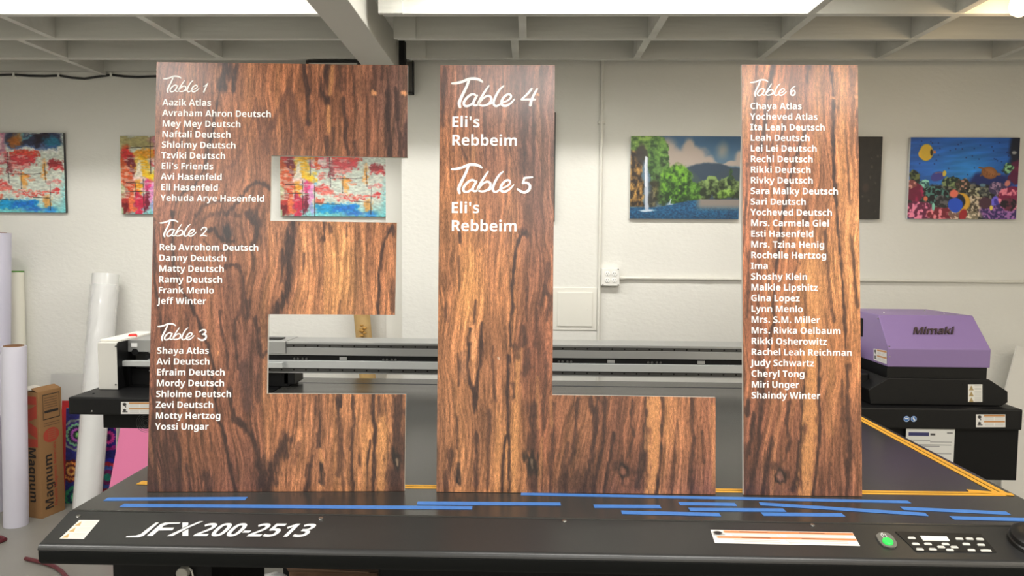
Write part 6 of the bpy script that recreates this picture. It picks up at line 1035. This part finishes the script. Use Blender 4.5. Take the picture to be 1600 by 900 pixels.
# wrapped white roll leaning towards the printer
pbt = at(140, 792, y=4.20); ptp = at(165.5, 432, y=4.47)
t, b2, ax, L = roll('wrapped_roll', (pbt.x - .022, 4.20, 0), (ptp.x, 4.47, ptp.z), .077, mat('glossy_white_media', (226, 226, 224), .22, coat=.5), 'tall white roll in crinkled clear plastic wrap leaning on the wall', False)
sid = ax.orthogonal().normalized(); mb = MB(); rnd = random.Random(3); seg, rows = 40, 46
vs_, fs_ = [], []
bb = ax.cross(sid)
for i in range(rows):
    for k in range(seg):
        a_ = 2 * math.pi * k / seg; rr = .079 + rnd.random() * .006 * (1 if i > 22 else .25)
        vs_.append(b2 + ax * (.05 + (L - .12) * i / (rows - 1)) + (sid * math.cos(a_) + bb * math.sin(a_)) * rr)
for i in range(rows - 1):
    for k in range(seg): fs_.append((i * seg + k, i * seg + (k + 1) % seg, (i + 1) * seg + (k + 1) % seg, (i + 1) * seg + k))
MB().add(vs_, fs_).build('plastic_wrap', mat('clear_wrap', (250, 250, 250), .12, alpha=.28), t, smooth=True)
# brown kraft tube behind the printer
p0, p1 = at(568, 560, y=4.42), at(562, 470, y=4.5)
sl_ = (p1.x - p0.x) / (p1.z - p0.z)
kt, b2, ax, L = roll('kraft_tube', (p0.x - sl_ * p0.z, 4.36, 0), (p1.x, 4.52, p1.z), .051, mat('kraft_paper', (196, 164, 108), .6, noise=(9, (176, 142, 88), .25), bump=(18, .5)), 'brown kraft paper tube leaning on the wall seen through the letter E', True, group='tube')
kt['group'] = 'rolls standing against the left wall'
c = at(566, 516, y=4.42)
for k in range(5):
    MB().sphere(c + Vector(((k % 2) * .02 - .004, .0, .03 - k * .016)), .013 + .003 * (k % 3), 8, .6).build('crumple', mat('torn_kraft', (176, 132, 62), .6), kt)

# tall cardboard box of magnetic sheet
fl = on_floor(66, 811); _r = on_floor(102, 796) - fl; phi = math.atan2(_r.y, _r.x); wr, wl, hh = _r.length, .105, .775
eR = Vector((math.cos(phi), math.sin(phi), 0)); eL = Vector((-math.sin(phi), math.cos(phi), 0)); Z = Vector((0, 0, 1))
bxx = thing('cardboard_box', fl, 'tall brown cardboard box printed Magnum beside the white rolls', 'box')
M_card = mat('cardboard', (150, 112, 70), .75, noise=(5, (140, 103, 63), .25, (1, 1, .3)))
MB().prism([fl, fl + eR * wr, fl + eR * wr + eL * wl, fl + eL * wl], Z * hh).build('carton', M_card, bxx, bevel=.002)
top = fl + Z * hh
MB().prism([top + eL * .002, top + eR * wr, top + eR * wr + eL * wl * .5 + Z * .02, top + eL * wl * .5 + Z * .02], Z * .003).build('flap', M_card, bxx)
MB().prism([top + eL * (wl * .5) + Z * .012, top + eR * wr * .6 + eL * wl * .5 + Z * .012, top + eR * wr * .6 + eL * (wl + .03) + Z * .02, top + eL * (wl + .03) + Z * .02], Z * .002).build('flap', mat('white_flap', (230, 226, 216), .6), bxx)
nR = eR.cross(Z); nR = nR if nR.y < 0 else -nR; nL = eL.cross(Z); nL = nL if nL.y < 0 else -nL
M_bkink = mat('black_ink', (34, 28, 24), .7); M_rdink = mat('red_ink', (168, 62, 44), .7)
def face_txt(name, t, org, eu, ev, size, ml, n, track=0):
    g, f, w_ = text_geo(t, track); W = WORLD[bxx.name]
    return raw_mesh(name, [org + eu * (x * size) + ev * (y * size) + n * .0012 - W for x, y in g], f, ml, bxx)
# wide face: text reads upwards
face_txt('brand_text', 'Magnum', fl + eR * (wr * .50) + Z * .04, Z, -eR, .000078, M_bkink, nR)
g_, f_, w_ = text_geo('Flexible Magnetic Materials'); face_txt('brand_text', 'Flexible Magnetic Materials', fl + eR * (wr * .68) + Z * .05, Z, -eR, .40 / w_, M_rdink, nR)
def on_r(u, v): return fl + eR * (u * wr / .25) + Z * v + nR * .0012
mb = MB()
for (u0, v0, u1, v1) in ((.045, .60, .05, .755), (.22, .60, .225, .755), (.045, .60, .225, .605), (.045, .75, .225, .755), (.06, .64, .21, .655)): mb.flat([on_r(u0, v0), on_r(u1, v0), on_r(u1, v1), on_r(u0, v1)])
mb.build('label_frame', M_bkink, bxx)
mb = MB()
for v0, ua, ub_ in ((.67, .06, .2), (.685, .06, .2), (.70, .06, .2), (.715, .06, .2), (.73, .06, .2), (.575, .05, .22), (.56, .05, .22)):
    MB().flat([on_r(ua, v0), on_r(ub_, v0), on_r(ub_, v0 + .004), on_r(ua, v0 + .004)]).build('label_line', mat('brown_ink', (96, 70, 46), .7), bxx)
MB().flat([on_r(.125 + .085 * math.cos(a), .50 + .045 * math.sin(a)) for a in np.linspace(0, 6.2, 28)]).build('red_oval', M_rdink, bxx)
mb = MB()
for v0 in (.475, .488, .501, .514, .527): mb.flat([on_r(.09, v0) + nR * .0005, on_r(.18, v0) + nR * .0005, on_r(.18, v0 + .005) + nR * .0005, on_r(.09, v0 + .005) + nR * .0005])
mb.build('oval_lines', mat('oval_text', (150, 92, 60), .7), bxx)
# narrow face: red M and black text reading downwards
def on_l(u, v): return fl + eL * u + Z * v + nL * .0012
mb = MB()
for q in ([(.012, .75), (.095, .75), (.095, .70), (.012, .70)], [(.012, .44), (.095, .44), (.095, .49), (.012, .49)], [(.012, .70), (.012, .62), (.09, .59), (.09, .66)], [(.012, .49), (.012, .56), (.09, .60), (.09, .53)]): mb.flat([on_l(u, v) for u, v in q])
mb.build('red_logo', M_rdink, bxx)
face_txt('brand_text', 'Magnum', fl + eL * .085 + Z * .44, -Z, -eL, .000078, M_bkink, nL)

# sheets and boards leaning behind
def plate(name, pts, yb, thick, ml, label, cat, lean=.0, group='boards leaning against the left wall'):
    P = [at(x, y, y=yb) for x, y in pts]; z0 = min(p.z for p in P)
    P = [Vector((p.x, yb + lean * (p.z - z0), p.z)) for p in P]
    o = MB().prism(P, (0, thick, 0)).build(name, ml); return tag(o, label, cat, group)
plate('acrylic_sheet', ((73, 586), (141, 586), (141, 777), (73, 777)), 4.50, .006, mat('frosted_acrylic', (226, 226, 222), .25, alpha=.75), 'frosted clear sheet leaning on the wall behind the cardboard box', 'sheet', .05)
plate('red_board', ((92, 628), (112, 628), (112, 778), (92, 778)), 4.46, .006, mat('red_board', (200, 36, 40), .5), 'narrow red board edge showing between box and printer', 'board', .05)
def mandala():
    A = Art(120, 220, .5, (34, 34, 110)); A.warp(.02, 8, 3)
    def ring(x, y, R, cols):
        d = np.hypot(A.px - x, A.Y - y); ang = np.arctan2(A.Y - y, A.px - x); k = len(cols)
        for i, c in enumerate(cols):
            r0 = R * (1 - i / k); A.put(1 - sst(d + .006 * np.sin(ang * (10 + 3 * i)), r0 - .004, r0 + .004), c)
    ring(.3, .06, .12, [(20, 20, 60), (150, 40, 170), (40, 20, 80), (200, 60, 150)]); ring(.12, .28, .17, [(120, 130, 130), (60, 40, 120), (110, 170, 130), (40, 30, 70), (170, 80, 170), (20, 30, 40), (110, 170, 90)]); ring(.42, .3, .14, [(150, 30, 120), (40, 30, 120), (210, 60, 150), (60, 20, 90)])
    ring(.06, .66, .12, [(90, 20, 30), (210, 130, 60), (100, 30, 30), (220, 160, 80), (120, 40, 30)]); ring(.42, .72, .2, [(40, 40, 150), (170, 40, 60), (60, 90, 170), (120, 30, 100), (40, 150, 130)]); ring(.12, .94, .13, [(40, 130, 90), (20, 60, 80), (80, 170, 120), (30, 90, 60)]); ring(.3, .5, .08, [(150, 40, 40), (30, 30, 90), (150, 120, 130)])
    n = fbm(A.px * 60, A.Y * 60, 4, 2); A.C *= (.7 + .6 * n)[..., None]
    return A
ya = 4.40; pts = [at(x, y, y=ya) for x, y in ((97, 640), (176, 640), (97, 784), (176, 784))]
x0, x1 = pts[0].x, pts[1].x; zt = pts[0].z
mp_ = thing('mandala_board', ((x0 + x1) / 2, ya, 0), 'colourful mandala patterned board behind the box and wrapped roll', 'board', 'boards leaning against the left wall')
MB().prism([(x0, ya, .002), (x1, ya, .002), (x1, ya + .04, zt), (x0, ya + .04, zt)], (0, .01, 0)).build('board', mat('board_core', (220, 216, 205), .6), mp_)
art_mesh('pattern', mandala(), lambda sx, sy: (x0 + (x1 - x0) * sx, ya - .001 + .04 * (1 - sy), .002 + (zt - .002) * (1 - sy)), print_mat(.5, key='_matte'), mp_)
yp = 4.12; a, b, c, d = (at(x, y, y=yp) for x, y in ((173, 675.5), (300, 676), (300, 800), (162, 800)))
sl2 = (a.x - d.x) / (a.z - d.z)
tag(MB().prism([(a.x, yp + .1, a.z), (b.x, yp + .1, a.z), (b.x, yp, .002), (a.x - sl2 * a.z, yp, .002)], (0, .008, 0)).build('pink_board', mat('pink_board', (232, 128, 172), .4)), 'pink board standing on the floor behind the printer bed', 'board', 'boards leaning against the left wall')

# right edge: pale board leaning on the wall
P = [at(x, y, y=4.12) for x, y in ((1582, 622), (1608, 545), (1690, 560), (1690, 800), (1566, 800))]
zf_ = .002; P[3].z = P[4].z = zf_
P = [Vector((p.x, 4.12 + .1 * p.z / P[1].z, p.z)) for p in P]
tag(MB().prism(P, (0, .01, 0)).build('foam_board', mat('foam_white', (232, 230, 224), .5)), 'pale foam board leaning on the wall at the far right', 'board')

# under the printer: carton, clear bag, cable
bx0 = at(520, 893, y=3.0); cbx = thing('floor_carton', (bx0.x, 3.0, 0), 'brown open carton on the floor under the printer', 'box')
MB().box(bx0.x - .16, bx0.x + .22, 2.9, 3.15, .001, .30).build('carton', mat('carton_brown', (132, 100, 76), .75, noise=(14, (104, 78, 62), .25), bump=(12, .6)), cbx, bevel=.006)
MB().prism([(bx0.x - .16, 2.9, .30), (bx0.x + .22, 2.9, .30), (bx0.x + .2, 2.82, .34), (bx0.x - .14, 2.82, .35)], (0, 0, .004)).build('flap', mat('carton_flap', (142, 112, 90), .75), cbx)
pg = at(425, 893, y=2.9); mb = MB(); vs_, fs_ = [], []; rnd = random.Random(9)
for i in range(9):
    for k in range(16):
        th = math.pi * i / 8; r_ = (.11 + rnd.uniform(-.015, .02)) * math.sin(th) + .002; vs_.append((pg.x + r_ * math.cos(k * math.pi / 8) * 1.0, 2.9 + r_ * math.sin(k * math.pi / 8), .145 - .143 * math.cos(th)))
for i in range(8):
    for k in range(16): fs_.append((i * 16 + k, i * 16 + (k + 1) % 16, (i + 1) * 16 + (k + 1) % 16, (i + 1) * 16 + k))
tag(MB().add(vs_, fs_).build('plastic_bag', mat('bag_plastic', (206, 206, 204), .25), smooth=True), 'crumpled pale plastic bag on the floor under the printer', 'bag')
M_hose = mat('red_hose', (96, 34, 42), .45)
pts = [on_floor(x, y) + Vector((0, 0, .012)) for x, y in ((-60, 862), (-20, 852), (-2, 850), (8, 846), (2, 843), (-20, 845), (-60, 850))]
tag(MB().tube(pts, .012, 8).build('red_cable', M_hose, smooth=True), 'dark red cable loop on the floor at the left edge', 'cable', 'red cables on the floor')
pts = [on_floor(x, y) + Vector((0, 0, .012)) for x, y in ((40, 876), (70, 883), (86, 889), (96, 896), (104, 905), (112, 920))]
tag(MB().tube(pts, .010, 8).build('red_cable', M_hose, smooth=True), 'dark red cable on the floor under the front left printer corner', 'cable', 'red cables on the floor')
